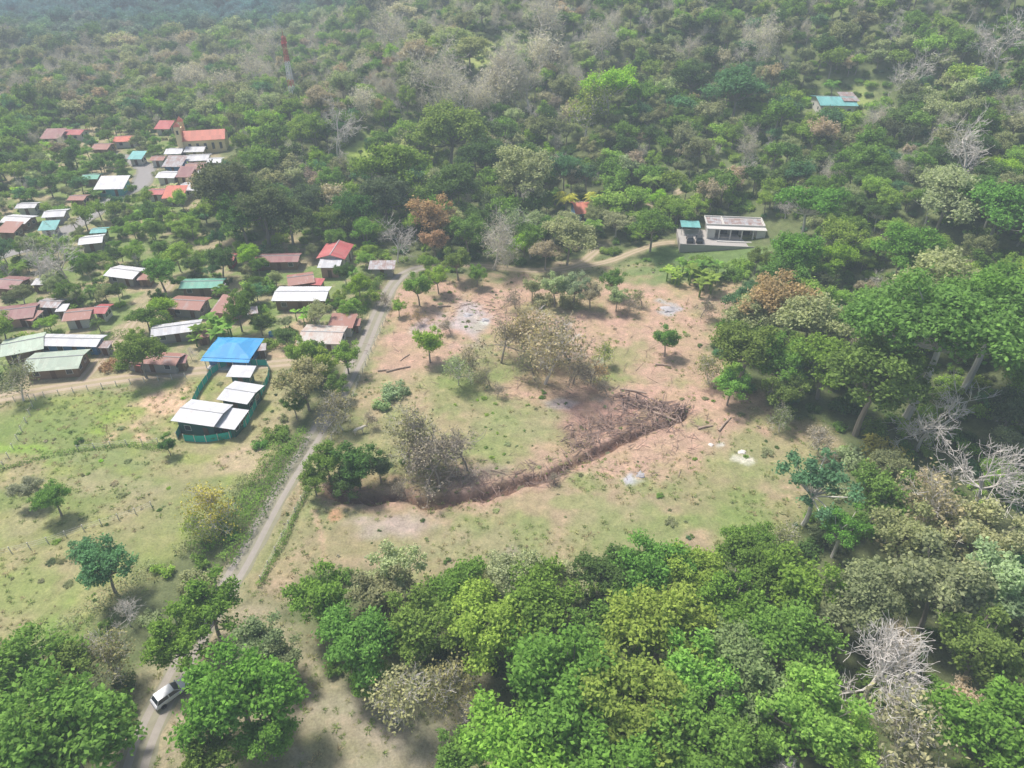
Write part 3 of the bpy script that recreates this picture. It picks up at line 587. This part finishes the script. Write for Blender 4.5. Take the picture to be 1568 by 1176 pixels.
TL=[(85,1120,230,'n0','g'),(10,1040,170,'n1','g'),(100,1030,130,'n3','g'),(158,868,110,'n3','b'),(270,985,130,'n3','g'),(320,930,130,'n3','g'),(365,1060,180,'n0','g'),(395,985,110,'n3','o'),(320,1160,120,'n3','g'),(40,1180,170,'n2','g'),(170,1010,90,'x3','o'),(170,1120,80,'n3','g'),(490,920,130,'n3','g'),(430,1010,90,'n3','o'),(585,920,130,'n3','o'),(545,985,140,'n0','g'),(640,965,150,'n3','g'),(600,1060,120,'x3','p'),(560,1040,90,'n3','g'),(700,900,110,'n1','g'),
(740,960,150,'n0','l'),(830,925,150,'n1','g'),(1000,870,130,'n0','g'),(1060,880,110,'n2','l'),(920,990,150,'n3','g'),(1010,960,170,'n1','l'),(860,1060,210,'n0','g'),(960,1080,190,'n2','l'),(1110,930,140,'n3','g'),(1130,1020,150,'n1','o'),(1060,1040,170,'n3','l'),(800,1150,190,'n1','l'),(930,1180,200,'n0','g'),(1060,1150,180,'n2','g'),(700,1165,110,'n3','g'),(700,1040,100,'x3','o'),(410,1130,120,'n3','g'),
(1350,1010,180,'x1','o'),(1390,1060,150,'x0','o'),(1240,1090,190,'n3','l'),(1220,900,150,'n3','g'),(1310,910,140,'n1','o'),(1200,980,150,'n1','g'),(1440,900,190,'n3','o'),(1500,1000,170,'n3','g'),(1530,1130,210,'n0','g'),(1410,1140,160,'x3','p'),(1290,1140,150,'n3','l'),(1540,900,170,'n3','p'),(1500,820,150,'n3','p'),(1390,830,150,'n3','o'),(1520,720,140,'x1','z'),(1350,760,130,'n3','g'),(1440,790,130,'x3','p'),
(1250,740,140,'ly','b'),(1290,810,100,'ly','g'),(1440,500,250,'n5','g'),(1530,470,210,'n5','g'),(1340,580,160,'n2','g'),(1270,550,120,'n1','g'),(1240,490,120,'n1','p'),(1140,535,110,'n2','g'),(1120,590,70,'n3','l'),(1190,555,110,'n3','g'),(1200,465,120,'n0','r'),(1150,480,90,'n1','p'),(1205,600,80,'n3','g'),(1432,630,120,'x0','o','white_trunk_tree'),(1310,700,70,'b1','p'),(1350,690,80,'b1','y'),
(656,525,64,'n3','l'),(1021,520,56,'n3','g'),(930,540,36,'x3','l'),(765,520,90,'x2','p'),(835,525,110,'x3','p'),(800,500,80,'x3','r'),(870,510,90,'x2','v'),(720,545,60,'x2','o'),(820,560,60,'x2','o'),(880,560,70,'x2','v'),(905,565,50,'x2','r'),(700,560,50,'x3','p'),(750,575,40,'x2','o'),
(680,670,120,'x4','v'),(640,660,90,'x3','p'),(715,690,90,'x2','v'),(670,710,110,'x2','v'),(620,690,80,'x2','o'),(500,705,80,'n3','g'),(545,712,90,'n3','d'),(480,735,60,'n3','g'),(580,715,60,'n3','k'),(530,740,70,'n3','d'),(600,600,50,'b1','p'),(585,620,36,'b0','p'),(465,585,100,'n3','p'),(490,560,70,'n3','l'),(530,545,60,'n3','l'),(515,590,50,'n3','g'),(520,625,60,'x3','o'),(450,620,50,'n3','g'),
(560,640,34,'x2','v'),(620,745,40,'x2','v'),(930,592,34,'x2','v'),(960,470,36,'x2','v'),(985,455,34,'x2','o'),(1075,470,40,'x2','v'),(1090,560,46,'x3','o'),(850,735,26,'x2','v'),(760,600,30,'x2','v'),(590,455,30,'x2','v'),(640,480,30,'x2','r'),(690,500,30,'x2','v'),(790,455,40,'x2','v'),(1260,670,50,'x3','v'),(1200,640,40,'x3','o'),(1190,820,60,'x3','o'),
(945,455,44,'n3','p'),(640,440,60,'n3','g'),(670,425,50,'n3','l'),(700,400,60,'n3','g'),(730,420,40,'n3','g'),(850,440,60,'n3','p'),(880,440,60,'n3','p'),(905,450,50,'n3','p'),(815,440,40,'n3','p'),(940,430,50,'n3','g'),(610,470,30,'n3','l'),(870,460,40,'b1','p'),(830,460,40,'b1','p'),
(660,335,95,'n3','r'),(665,370,60,'n3','r'),(605,365,60,'x0','z'),(755,365,70,'x5','z'),(790,340,60,'x3','o'),(715,355,70,'n0','g'),(870,360,80,'n1','p'),(835,385,50,'n1','t'),(800,265,100,'n2','p'),(345,290,110,'n2','k'),(400,320,90,'n2','k'),(370,330,80,'n2','d'),(590,300,80,'n2','k'),(540,320,70,'n0','d'),(470,310,70,'n0','k'),(440,330,80,'n1','d'),(560,350,50,'n1','g'),(500,340,60,'n0','g'),(600,255,110,'n1','g'),(690,200,110,'n0','l'),(740,240,80,'n0','d'),(690,280,90,'n1','d'),
(935,130,100,'n4','L'),(900,160,80,'x3','l'),(1130,135,100,'n1','b'),(1060,120,70,'n0','d'),(510,190,76,'x0','z'),(590,50,60,'x5','z'),(675,112,84,'x5','z'),(550,105,50,'x6','z'),(820,20,76,'x5','z'),(790,100,80,'x5','z'),(830,75,74,'x6','z'),(750,130,80,'x6','z'),(710,150,70,'x5','z'),(770,118,60,'x5','z'),(735,150,60,'x6','z'),(810,125,60,'x5','z'),(720,75,60,'n1','p'),(930,60,60,'x5','z'),(1165,55,60,'x5','z'),(1400,110,70,'x0','z'),(1545,60,90,'x0','z'),(1490,230,100,'x0','z'),(640,80,56,'n1','t'),(700,60,56,'n1','p'),(1450,300,120,'n1','p'),(1530,320,120,'n1','g'),(1430,430,140,'n1','p'),(380,105,50,'x5','z'),(350,125,56,'x6','z'),(300,115,50,'x6','z'),(410,75,44,'x5','z'),(560,150,56,'x6','z'),(490,150,56,'n1','t'),
(1000,345,70,'n1','g'),(1240,310,110,'n4','g'),(1220,390,90,'n2','g'),(1210,420,80,'n0','g'),(1330,480,110,'n1','g'),(1390,380,100,'n0','g'),(1070,415,50,'q1','g'),(1090,408,40,'q0','g'),(1050,402,36,'q1','g'),(1110,412,34,'q0','g'),(1125,420,36,'b1','g'),(1035,418,34,'q1','l'),(1140,405,40,'b1','l'),(1160,395,44,'n3','g'),(1180,400,40,'b1','g'),
(330,770,76,'x3','y'),(300,800,54,'x3','l'),(40,750,50,'n0','p'),(80,762,56,'n2','g'),(130,840,50,'b1','b'),(340,660,34,'b1','b'),(256,682,36,'n3','d'),(120,675,16,'b2','d'),(400,680,30,'b0','g'),(425,665,44,'b1','g'),(380,390,42,'n0','L'),(212,540,74,'n0','g'),(244,415,52,'n2','g'),(170,558,34,'b1','r'),(90,390,80,'x0','z'),(50,400,60,'x0','v'),(395,405,30,'n0','g'),(250,468,46,'n1','L'),(400,492,40,'b1','l'),(330,490,50,'q1','g'),(318,505,40,'q0','g'),(20,580,60,'x3','o'),(460,475,30,'q0','l'),
(865,300,36,'p0','y'),(910,300,30,'p0','y'),(1000,275,30,'p0','l'),(905,345,34,'p1','g'),(965,330,30,'p1','l'),(1280,128,26,'p1','g'),(445,345,26,'p0','g'),(230,340,28,'p0','g'),(140,440,26,'p1','g'),(340,440,26,'p1','g'),(520,455,30,'n3','l'),(575,455,30,'n3','l')]
for t in TL: tree(*t)
PLACED+= [(*CAR,9),(*CAR2,5),(*W(255,1100)[:2],9),(*W(1430,700)[:2],12),(*W(1435,735)[:2],8),(*W(1275,170)[:2],20),(*W(1275,195)[:2],14),(*W(1300,175)[:2],16),(*W(1262,160)[:2],16),(*W(889,335)[:2],9),(*W(452,180)[:2],14),(*W(305,222)[:2],14),(*W(285,225)[:2],8)]
# ---------------------------------------------------------------- forest scatter
def infrust(x,y,z,mx=150,my=120):
    u,v,d=proj(x,y,z+5);return (u>-mx)&(u<1568+mx)&(v>-my)&(v<1176+my+60)&(d>25)
HA=np.array(HOUSES);PA=np.array(PLACED)
def roadd(x,y):
    b_=np.full(np.shape(x),1e9)
    for P,w in RW.values(): b_=np.minimum(b_,segd(x,y,P)-w)
    return b_
def gridpts(x0,x1,y0,y1,c,seed):
    r=np.random.default_rng(seed);X,Y=np.meshgrid(np.arange(x0,x1,c),np.arange(y0,y1,c));X=X.ravel()+r.uniform(-.48,.48,X.size)*c;Y=Y.ravel()+r.uniform(-.48,.48,Y.size)*c
    Z=terr(X,Y);k=infrust(X,Y,Z);return X[k],Y[k],Z[k],r
def hdist(X,Y):
    d=np.full(len(X),1e9)
    for hx,hy,hr in HA:
        L=math.hypot(hx,hy)
        for q in (0,3.): d=np.minimum(d,np.hypot(X-hx+hx/L*q,Y-hy+hy/L*q)-hr)
    return d
def placedd(X,Y,f=.6):
    d=np.full(len(X),1e9)
    for a,b_,r in PA: d=np.minimum(d,np.hypot(X-a,Y-b_)-r*f)
    return d
PAL=['g','l','d','o','t','k','p','b','v','L']
def colours(X,Y,r,dry):
    n=len(X);base=np.array([.33,.21,.12,.13,.012,.02,.08,.06,.0,.03])
    lf=fbm(X/45,Y/45,77);w=np.tile(base,(n,1));w[:,4]+=dry*.22;w[:,3]+=dry*.4;w[:,6]+=dry*.4;w[:,8]+=dry*.05
    w[:,1]*=.4+2.5*sstep(.4,.65,lf);w[:,2]*=.3+2.*sstep(.6,.35,lf);w/=w.sum(1,keepdims=True)
    idx=(r.random(n)[:,None]>np.cumsum(w,1)).sum(1).clip(0,9);c=np.array([G[k] for k in PAL])[idx]
    return c*r.uniform(.78,1.22,(n,1))*r.uniform(.95,1.06,(n,3))
def dryness(X,Y,Z):
    u,v,d=proj(X,Y,Z);q=np.exp(-((u-760)/230)**2-((v-90)/110)**2)*1.2+np.exp(-((u-220)/330)**2-((v-130)/50)**2)*1.4+np.exp(-((u-1430)/140)**2-((v-900)/220)**2)*.7+np.exp(-((u-1300)/300)**2-((v-40)/60)**2)*.4
    return np.clip(q+.4*sstep(.52,.7,fbm(X/35,Y/35,91)),0,1.4)
def forest(name,y0,y1,cell,keys,barekeys,seed,base,lim=900):
    X,Y,Z,r=gridpts(-lim,lim,y0,y1,cell,seed)
    clr=np.minimum.reduce([sdpoly(X,Y,q) for q in [CLEAR,FIELD,BOTT,BANA]+RIDGE])
    sv=sdpoly(X,Y,VILL);rd=roadd(X,Y);h=hdist(X,Y);pd=placedd(X,Y)
    vill=sv<0;sz=np.where(vill,r.uniform(.34,.78,len(X)),r.uniform(.6,1.15,len(X))*base)
    k=(clr>1.5+sz*2)&(rd>sz*np.where(vill,2.2,3.))&(h>sz*np.where(vill,2.2,3.2))&(pd>1.2)&((~vill)|(r.random(len(X))<.92))
    X,Y,Z,sz,vill=X[k],Y[k],Z[k],sz[k],vill[k];n=len(X);dry=dryness(X,Y,Z)
    c=colours(X,Y,r,dry);bl=hazem(X,Y)[:,None];bare_=(r.random(n)<(.06+.36*dry))&(bl[:,0]<.4);nk=len(keys);idx=r.integers(0,nk,n);idx=np.where(bare_,nk+r.integers(0,len(barekeys),n),idx)
    c[bare_]=np.array(G['z'])*r.uniform(.75,1.05,(bare_.sum(),1))
    c=c*(1-.85*bl)+.85*bl*np.array([.11,.25,.33])*r.uniform(.7,1.4,(n,1))  # far crowns tinted towards haze blue in their own colour
    S=np.c_[sz*r.uniform(.85,1.15,n),sz*r.uniform(.85,1.15,n),sz*r.uniform(.8,1.25,n)]
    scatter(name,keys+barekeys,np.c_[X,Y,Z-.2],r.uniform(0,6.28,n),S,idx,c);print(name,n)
forest('near_forest_trees',30,190,5.4,['n0','n1','n2','n3','n4'],['x1','x0','x4'],101,.88)
forest('hillside_forest_trees',190,430,5.8,['f0','f1','f2','f3','f4','n3'],['x0','x5','x5'],102,.98)
forest('distant_forest_trees',430,1150,9.,['f0','f1','f2','f3','f4'],['x5','x6'],103,1.5,1000)
X,Y,Z,r=gridpts(-330,330,30,420,4.4,105)
clr=np.minimum.reduce([sdpoly(X,Y,CLEAR),sdpoly(X,Y,FIELD),sdpoly(X,Y,BOTT)]);sv=sdpoly(X,Y,VILL)
k=(clr>.5)&(roadd(X,Y)>1.2)&(hdist(X,Y)>.8)&((sv>0)|(r.random(len(X))<.85));X,Y,Z,sv=X[k],Y[k],Z[k],sv[k];n=len(X);idx=r.integers(0,3,n)
v_=(sv<0)&(r.random(n)<.25);idx[v_]=3+r.integers(0,3,v_.sum());c=colours(X,Y,r,np.zeros(n))*1.1;S=r.uniform(.7,1.4,n);S[v_]*=.65
scatter('undergrowth_shrubs',['b0','b1','b2','q0','q1','p1'],np.c_[X,Y,Z],r.uniform(0,6.28,n),np.c_[S,S,S],idx,c)
X,Y,Z,r=gridpts(-190,110,35,185,1.15,106)
op=np.minimum.reduce([sdpoly(X,Y,CLEAR),sdpoly(X,Y,FIELD),sdpoly(X,Y,BOTT)]);dn=fbm(X/7,Y/7,95);u,v,_d=proj(X,Y,Z)
dirty=((u>600)&(v<700)&(u<1100)&(v>430));k=(op<1.5)&(roadd(X,Y)>.3)&(r.random(len(X))<np.where(dirty,.4,1.)*sstep(.34,.6,dn)*.95)&(hdist(X,Y)>.3)
X,Y,Z=X[k],Y[k],Z[k];n=len(X);S=r.uniform(.45,1.2,n);idx=r.integers(0,3,n);pal=np.array([(.36,.37,.17),(.28,.37,.12),(.44,.38,.24),(.24,.32,.11)]);c=pal[r.integers(0,4,n)]*r.uniform(.85,1.2,(n,1))
scatter('grass_tufts',['t0','t1','t2'],np.c_[X,Y,Z],r.uniform(0,6.28,n),np.c_[S,S,S],idx,c);print('tufts',n)
X,Y,Z,r=gridpts(-190,110,35,185,2.2,107);op=np.minimum(sdpoly(X,Y,CLEAR),sdpoly(X,Y,FIELD));cl=fbm(X/9,Y/9,97);k=(op<0)&(roadd(X,Y)>1.)&(hdist(X,Y)>.6)&(r.random(len(X))<.07+.3*(op>-4)+.5*sstep(.54,.7,cl));X,Y,Z=X[k],Y[k],Z[k];n=len(X);S=r.uniform(.10,.36,n)*np.where(r.random(n)<.06,1.8,1.)
scatter('pasture_weeds',['b0','b1','b2'],np.c_[X,Y,Z],r.uniform(0,6.28,n),np.c_[S,S,S*.7],r.integers(0,3,n),colours(X,Y,r,np.zeros(n)+.9)*1.05)
# ---------------------------------------------------------------- hedges
def hedge(name,L,w,h,c,ls=.24,dens=90,rough=.35):
    P=np.array(WL(L));seg=np.r_[0,np.cumsum(np.hypot(*np.diff(P,axis=0).T))];n=int(seg[-1]*dens);r=np.random.default_rng(int(L[0][0]+L[0][1]*3)+50)
    s=r.uniform(0,seg[-1],n);px=np.interp(s,seg,P[:,0]);py=np.interp(s,seg,P[:,1]);i=np.clip(np.searchsorted(seg,s)-1,0,len(P)-2);d=P[i+1]-P[i];d/=np.linalg.norm(d,axis=1,keepdims=True)
    hh=h*(1+rough*2*(vn(s/1.8,s*0,3)-.5));wn=w*(1+rough*(vn(s/1.3,s*0,5)-.5))
    a=r.uniform(0,math.pi,n);q=r.random(n)**.25;o=np.cos(a)*wn*q;zz=np.sin(a)**.6*hh*q
    X=px-d[:,1]*o;Y=py+d[:,0]*o;Pp=np.c_[X,Y,terr(X,Y)+zz];Nn=np.c_[-d[:,1]*np.cos(a),d[:,0]*np.cos(a),np.sin(a)+.3]+r.normal(size=(n,3))*.5
    b=B();b.leaves(Pp,Nn,ls*r.uniform(.7,1.3,n),r,1,np.clip(.5*vn(s/1.5,a,9)+.5*r.random(n),0,1))
    for t in np.arange(0,seg[-1],1.6):
        X0=np.interp(t,seg,P[:,0]);Y0=np.interp(t,seg,P[:,1]);Z0=float(terr(X0,Y0));b.tube([(X0,Y0,Z0-.1),(X0+.1,Y0,Z0+h*.5),(X0,Y0+.1,Z0+h*.85)],[.05,.04,.02],4,0)
    o=obj(name,b.mesh(name,[BARK,LEAF]));o['tcol']=[float(q) for q in G[c]]
hedge('roadside_hedge',[(534,515),(558,470),(584,428),(597,412)],1.4,1.7,'g')
hedge('roadside_hedge',[(345,868),(388,795),(420,742),(446,700),(468,668)],1.6,2.0,'g',.3,90,.6)
hedge('roadside_hedge',[(300,850),(345,812),(380,775),(412,715),(440,672)],2.0,1.9,'g',.3,90,.7)
hedge('roadside_hedge',[(270,850),(318,815),(350,775),(380,730)],1.5,1.4,'o',.3,60,.9)
hedge('garden_hedge',[(62,576),(105,574),(135,548),(160,520),(205,512)],.9,1.5,'g')
hedge('garden_hedge',[(556,470),(586,418)],.8,1.2,'l');hedge('field_hedge',[(395,900),(412,870),(440,820),(456,780),(500,700)],.5,.7,'g',.22,60,.9)
hedge('field_hedge',[(0,1012),(60,985),(120,950),(180,905),(240,865)],1.8,1.1,'p',.26,60,1.);hedge('field_hedge',[(0,720),(60,702),(120,690),(200,682),(255,690)],.6,.7,'g',.22,50,1.)
# ---------------------------------------------------------------- fences
def fence(name,L,h,post,step=2.2,mesh=None,wires=3):
    P=np.array(WL(L));seg=np.r_[0,np.cumsum(np.hypot(*np.diff(P,axis=0).T))];e=empty(name,(0,0,0));b=B();T=np.arange(0,seg[-1],step);pts=[]
    for t in T:
        X0=np.interp(t,seg,P[:,0]);Y0=np.interp(t,seg,P[:,1]);Z0=float(terr(X0,Y0));pts.append((X0,Y0,Z0));b.tube([(X0,Y0,Z0-.2),(X0+random.uniform(-.04,.04),Y0,Z0+h)],[.08,.07],5)
        b.box((X0,Y0,Z0+h),(.13,.13,.03))
    obj('posts',b.mesh('posts',[post]),parent=e);b=B();pts=np.array(pts)
    if mesh:
        for p,q in zip(pts[:-1],pts[1:]):
            u_=(0,0,h*.96);b.add([p,q,q+u_,p+u_],[[0,1,2,3]])
        obj('mesh_cloth',b.mesh('cloth',[mesh]),parent=e)
    else:
        for i in range(wires): b.tube(pts+np.array([0,0,h*(.3+.3*i)]),.012,3)
        obj('wires',b.mesh('wires',[FRAME]),parent=e)
PW=simple('post_pale',(.62,.60,.55),.9,.15)
fence('teal_site_fence',[(272,672),(292,630),(306,600),(326,572),(345,560),(412,560),(413,580),(398,612),(378,652),(352,672),(310,678),(272,674)],1.5,PW,2.,TARP)
fence('pasture_fence',[(55,612),(44,640),(28,672),(8,712),(-20,760)],1.2,PW,2.4);fence('pasture_fence',[(-40,858),(0,850),(60,836),(130,812),(200,790),(250,770)],1.2,PW,2.4)
fence('pasture_fence',[(120,690),(190,682),(260,678)],1.2,PW,2.6);fence('roadside_fence',[(400,890),(440,810),(480,735),(512,665),(540,610),(566,545),(600,470)],1.2,PW,2.6)
fence('village_fence',[(0,618),(100,603),(200,588),(300,577)],1.2,PW,2.5)
# ---------------------------------------------------------------- brush piles, logs, ash
BR=barkmat('dead_wood',(.25,.17,.14),(.42,.32,.27));LG=barkmat('log_wood',(.34,.25,.19),(.5,.4,.32))
def brush(name,L,w,n,hh=.7,rr=(.02,.09)):
    P=np.array(WL(L));seg=np.r_[0,np.cumsum(np.hypot(*np.diff(P,axis=0).T))];r=np.random.default_rng(n);b=B()
    for i in range(n):
        t=r.uniform(0,seg[-1]);X0=np.interp(t,seg,P[:,0])+r.normal()*w*.5;Y0=np.interp(t,seg,P[:,1])+r.normal()*w*.5;Z0=float(terr(X0,Y0))+abs(r.normal())*hh*.5+.05
        a=r.uniform(0,6.28);l=r.uniform(.5,3.2)*(1 if r.random()<.85 else 1.7);e=r.normal()*.22;d=np.array([math.cos(a)*math.cos(e),math.sin(a)*math.cos(e),math.sin(e)])
        p=np.array([X0,Y0,Z0]);R=r.uniform(*rr)*min(1.,l/2);b.tube([p-d*l/2,p+r.normal(size=3)*.12,p+d*l/2],[R,R*.8,R*.3],4)
    obj(name,b.mesh(name,[BR]))
brush('brush_pile',[(1035,635),(1000,645),(950,648),(905,662),(885,690)],4.4,620,1.1,(.03,.11))
brush('brush_pile',[(940,610),(990,622),(1045,632)],2.,220,1.1,(.05,.15));brush('brush_pile',[(640,735),(740,742),(830,725)],3.4,320,.5)
brush('brush_pile',[(560,752),(500,735)],2.,90,.5);brush('scattered_branches',[(600,500),(700,560),(850,600),(1000,560),(1050,480)],14.,420,.1,(.02,.06));brush('scattered_branches',[(700,470),(900,470)],8.,240,.1);brush('brush_pile',[(870,720),(840,738)],1.6,90,.6)
brush('scattered_branches',[(880,700),(980,700),(1080,660)],7.,160,.1,(.02,.06))
def log(u,v,L,rz,R=.2):
    x,y,_=W(u,v);b=B();b.tube([(-L/2,0,0),(-L/2,0,0),(0,.1,.03),(L/2,0,0),(L/2,0,0)],[.01,R,R*.9,R*.75,.01],9)
    for q in(-.2,.15,.3): b.tube([(L*q,0,0),(L*q+.5,.5*(-1)**int(q*20),.5)],[R*.3,R*.12],5)
    obj('fallen_log',b.mesh('log',[LG]),(x,y,float(terr(x,y))+R*.8),rz)
for a in[(610,566,5,.4),(590,568,3,.1),(1005,628,7,-.35,.3),(1020,640,5,-.6,.25),(1110,650,5,.9),(970,600,5,-.3,.22),(790,862,3,2.4,.2),(800,868,2.5,1.2,.15),(680,470,3,.2),(1015,560,3,-.2),(620,548,3,1.,.12),(1080,655,3,.3)]: log(*a)
def heap(name,u,v,r_,h,m):
    x,y,_=W(u,v);rg=np.random.default_rng(int(u));n=14;k=6;V=[];Q=[]
    for i in range(k):
        q=1-i/(k-1)
        for j in range(n):
            a=j*2*math.pi/n;rr=r_*q*(1+.25*rg.normal());V.append((rr*math.cos(a),rr*math.sin(a),h*(1-q*q)*(1+.15*rg.normal())-.05*(i==0)))
    for i in range(k-1):
        for j in range(n): Q.append([i*n+j,i*n+(j+1)%n,(i+1)*n+(j+1)%n,(i+1)*n+j])
    b=B();b.add(V,Q);obj(name,b.mesh(name,[m],True),(x,y,float(terr(x,y))))
AM=simple('ash',(.42,.41,.42),.95,.35,2.,.4);LM=simple('lime_pile',(.72,.67,.62),.95,.15,2.,.3)
for a in[('ash_heap',1024,473,1.6,.25,AM),('ash_heap',980,727,.8,.15,AM),('lime_heap',1137,692,.7,.15,LM),('lime_heap',1089,681,.5,.15,LM),('ash_heap',742,490,.9,.2,AM),('ash_heap',716,482,1.2,.15,AM)]: heap(*a)
def cow(u,v,rz):
    x,y,_=W(u,v);e=empty('white_cow',(x,y,float(terr(x,y))),rz);me=bpy.data.meshes.new('cow_body')
    J=[(0,0,1.05),(-.65,0,1.1),(.65,0,1.08),(.98,0,1.28),(1.22,0,1.3),(1.55,0,1.08)]
    R=[.33,.3,.3,.2,.15,.09];E=[(0,1),(0,2),(2,3),(3,4),(4,5)]
    def add(p,r,par): J.append(p);R.append(r);E.append((par,len(J)-1));return len(J)-1
    for s in(-1,1):
        a=add((.62,s*.2,.78),.13,2);a=add((.66,s*.2,.42),.07,a);a=add((.64,s*.2,.04),.06,a)
        a=add((-.6,s*.22,.8),.17,1);a=add((-.82,s*.22,.46),.075,a);a=add((-.74,s*.22,.04),.06,a)
        a=add((1.2,s*.24,1.36),.05,4)
    a=add((-1.0,0,1.05),.04,1);a=add((-1.08,0,.6),.03,a)
    me.from_pydata(J,E,[]);o=obj('body',me,parent=e);me.materials.append(simple('cow_hide',(.68,.63,.55),.8,.1));o.modifiers.new('s','SKIN')
    for i,q in enumerate(R): me.skin_vertices[0].data[i].radius=(q,q)
    me.skin_vertices[0].data[0].use_root=True;o.modifiers.new('sub','SUBSURF').levels=1;o.modifiers['sub'].render_levels=1
cow(550,664,.5)
x,y,_=W(416,514);e=empty('blue_water_tank',(x,y,float(terr(x,y))));b=B();b.tube([(0,0,0),(0,0,.01),(0,0,.9),(0,0,1.05),(0,0,1.06)],[.02,.6,.55,.3,.01],14);obj('tank',b.mesh('tank',[simple('tank_blue',(.03,.3,.6),.4,.05)],True),parent=e);b=B();b.box((0,0,-.03),(1.6,1.6,.12));obj('slab',b.mesh('slab',[CONC]),parent=e)
# ---------------------------------------------------------------- hazy valley air: a real scattering volume
hb=B();hb.box((0,800,10),(4400,3200,300));hm=hb.mesh('air_haze',[]);ho=obj('air_haze',hm)
m=bpy.data.materials.new('haze_volume');m.use_nodes=True;nt=m.node_tree;nt.nodes.clear();vs_=nt.nodes.new('ShaderNodeVolumeScatter');vs_.inputs['Color'].default_value=(.76,.91,1,1);vs_.inputs['Density'].default_value=.0008;vs_.inputs['Anisotropy'].default_value=.0
o_=nt.nodes.new('ShaderNodeOutputMaterial');nt.links.new(vs_.outputs[0],o_.inputs['Volume']);hm.materials.append(m)
# ---------------------------------------------------------------- light, sky, camera
el=math.radians(60);az=math.radians(-50)
sd=Vector((math.sin(az)*math.cos(el),math.cos(az)*math.cos(el),math.sin(el)))
li=bpy.data.lights.new('sun','SUN');li.energy=5.;li.angle=math.radians(10);li.color=(1,.97,.93);so=bpy.data.objects.new('sun',li);so.rotation_euler=sd.to_track_quat('Z','Y').to_euler();so.location=(0,0,200);scene.collection.objects.link(so)
w=bpy.data.worlds.new('World');scene.world=w;w.use_nodes=True;nt=w.node_tree;bg=nt.nodes['Background'];sk=nt.nodes.new('ShaderNodeTexSky');sk.sky_type='NISHITA';sk.sun_disc=False;sk.sun_elevation=el;sk.sun_rotation=az;sk.dust_density=2.5;sk.air_density=1.
nt.links.new(sk.outputs[0],bg.inputs[0]);bg.inputs[1].default_value=.15
cd=bpy.data.cameras.new('camera');cd.sensor_width=36;cd.lens=F/1568*36;cd.clip_end=6000;cd.clip_start=.5;co=bpy.data.objects.new('camera',cd);co.location=(0,0,HC);co.rotation_euler=(math.pi/2-PIT,0,0);scene.collection.objects.link(co);scene.camera=co
scene.view_settings.view_transform='Standard';scene.view_settings.look='None';scene.view_settings.exposure=0
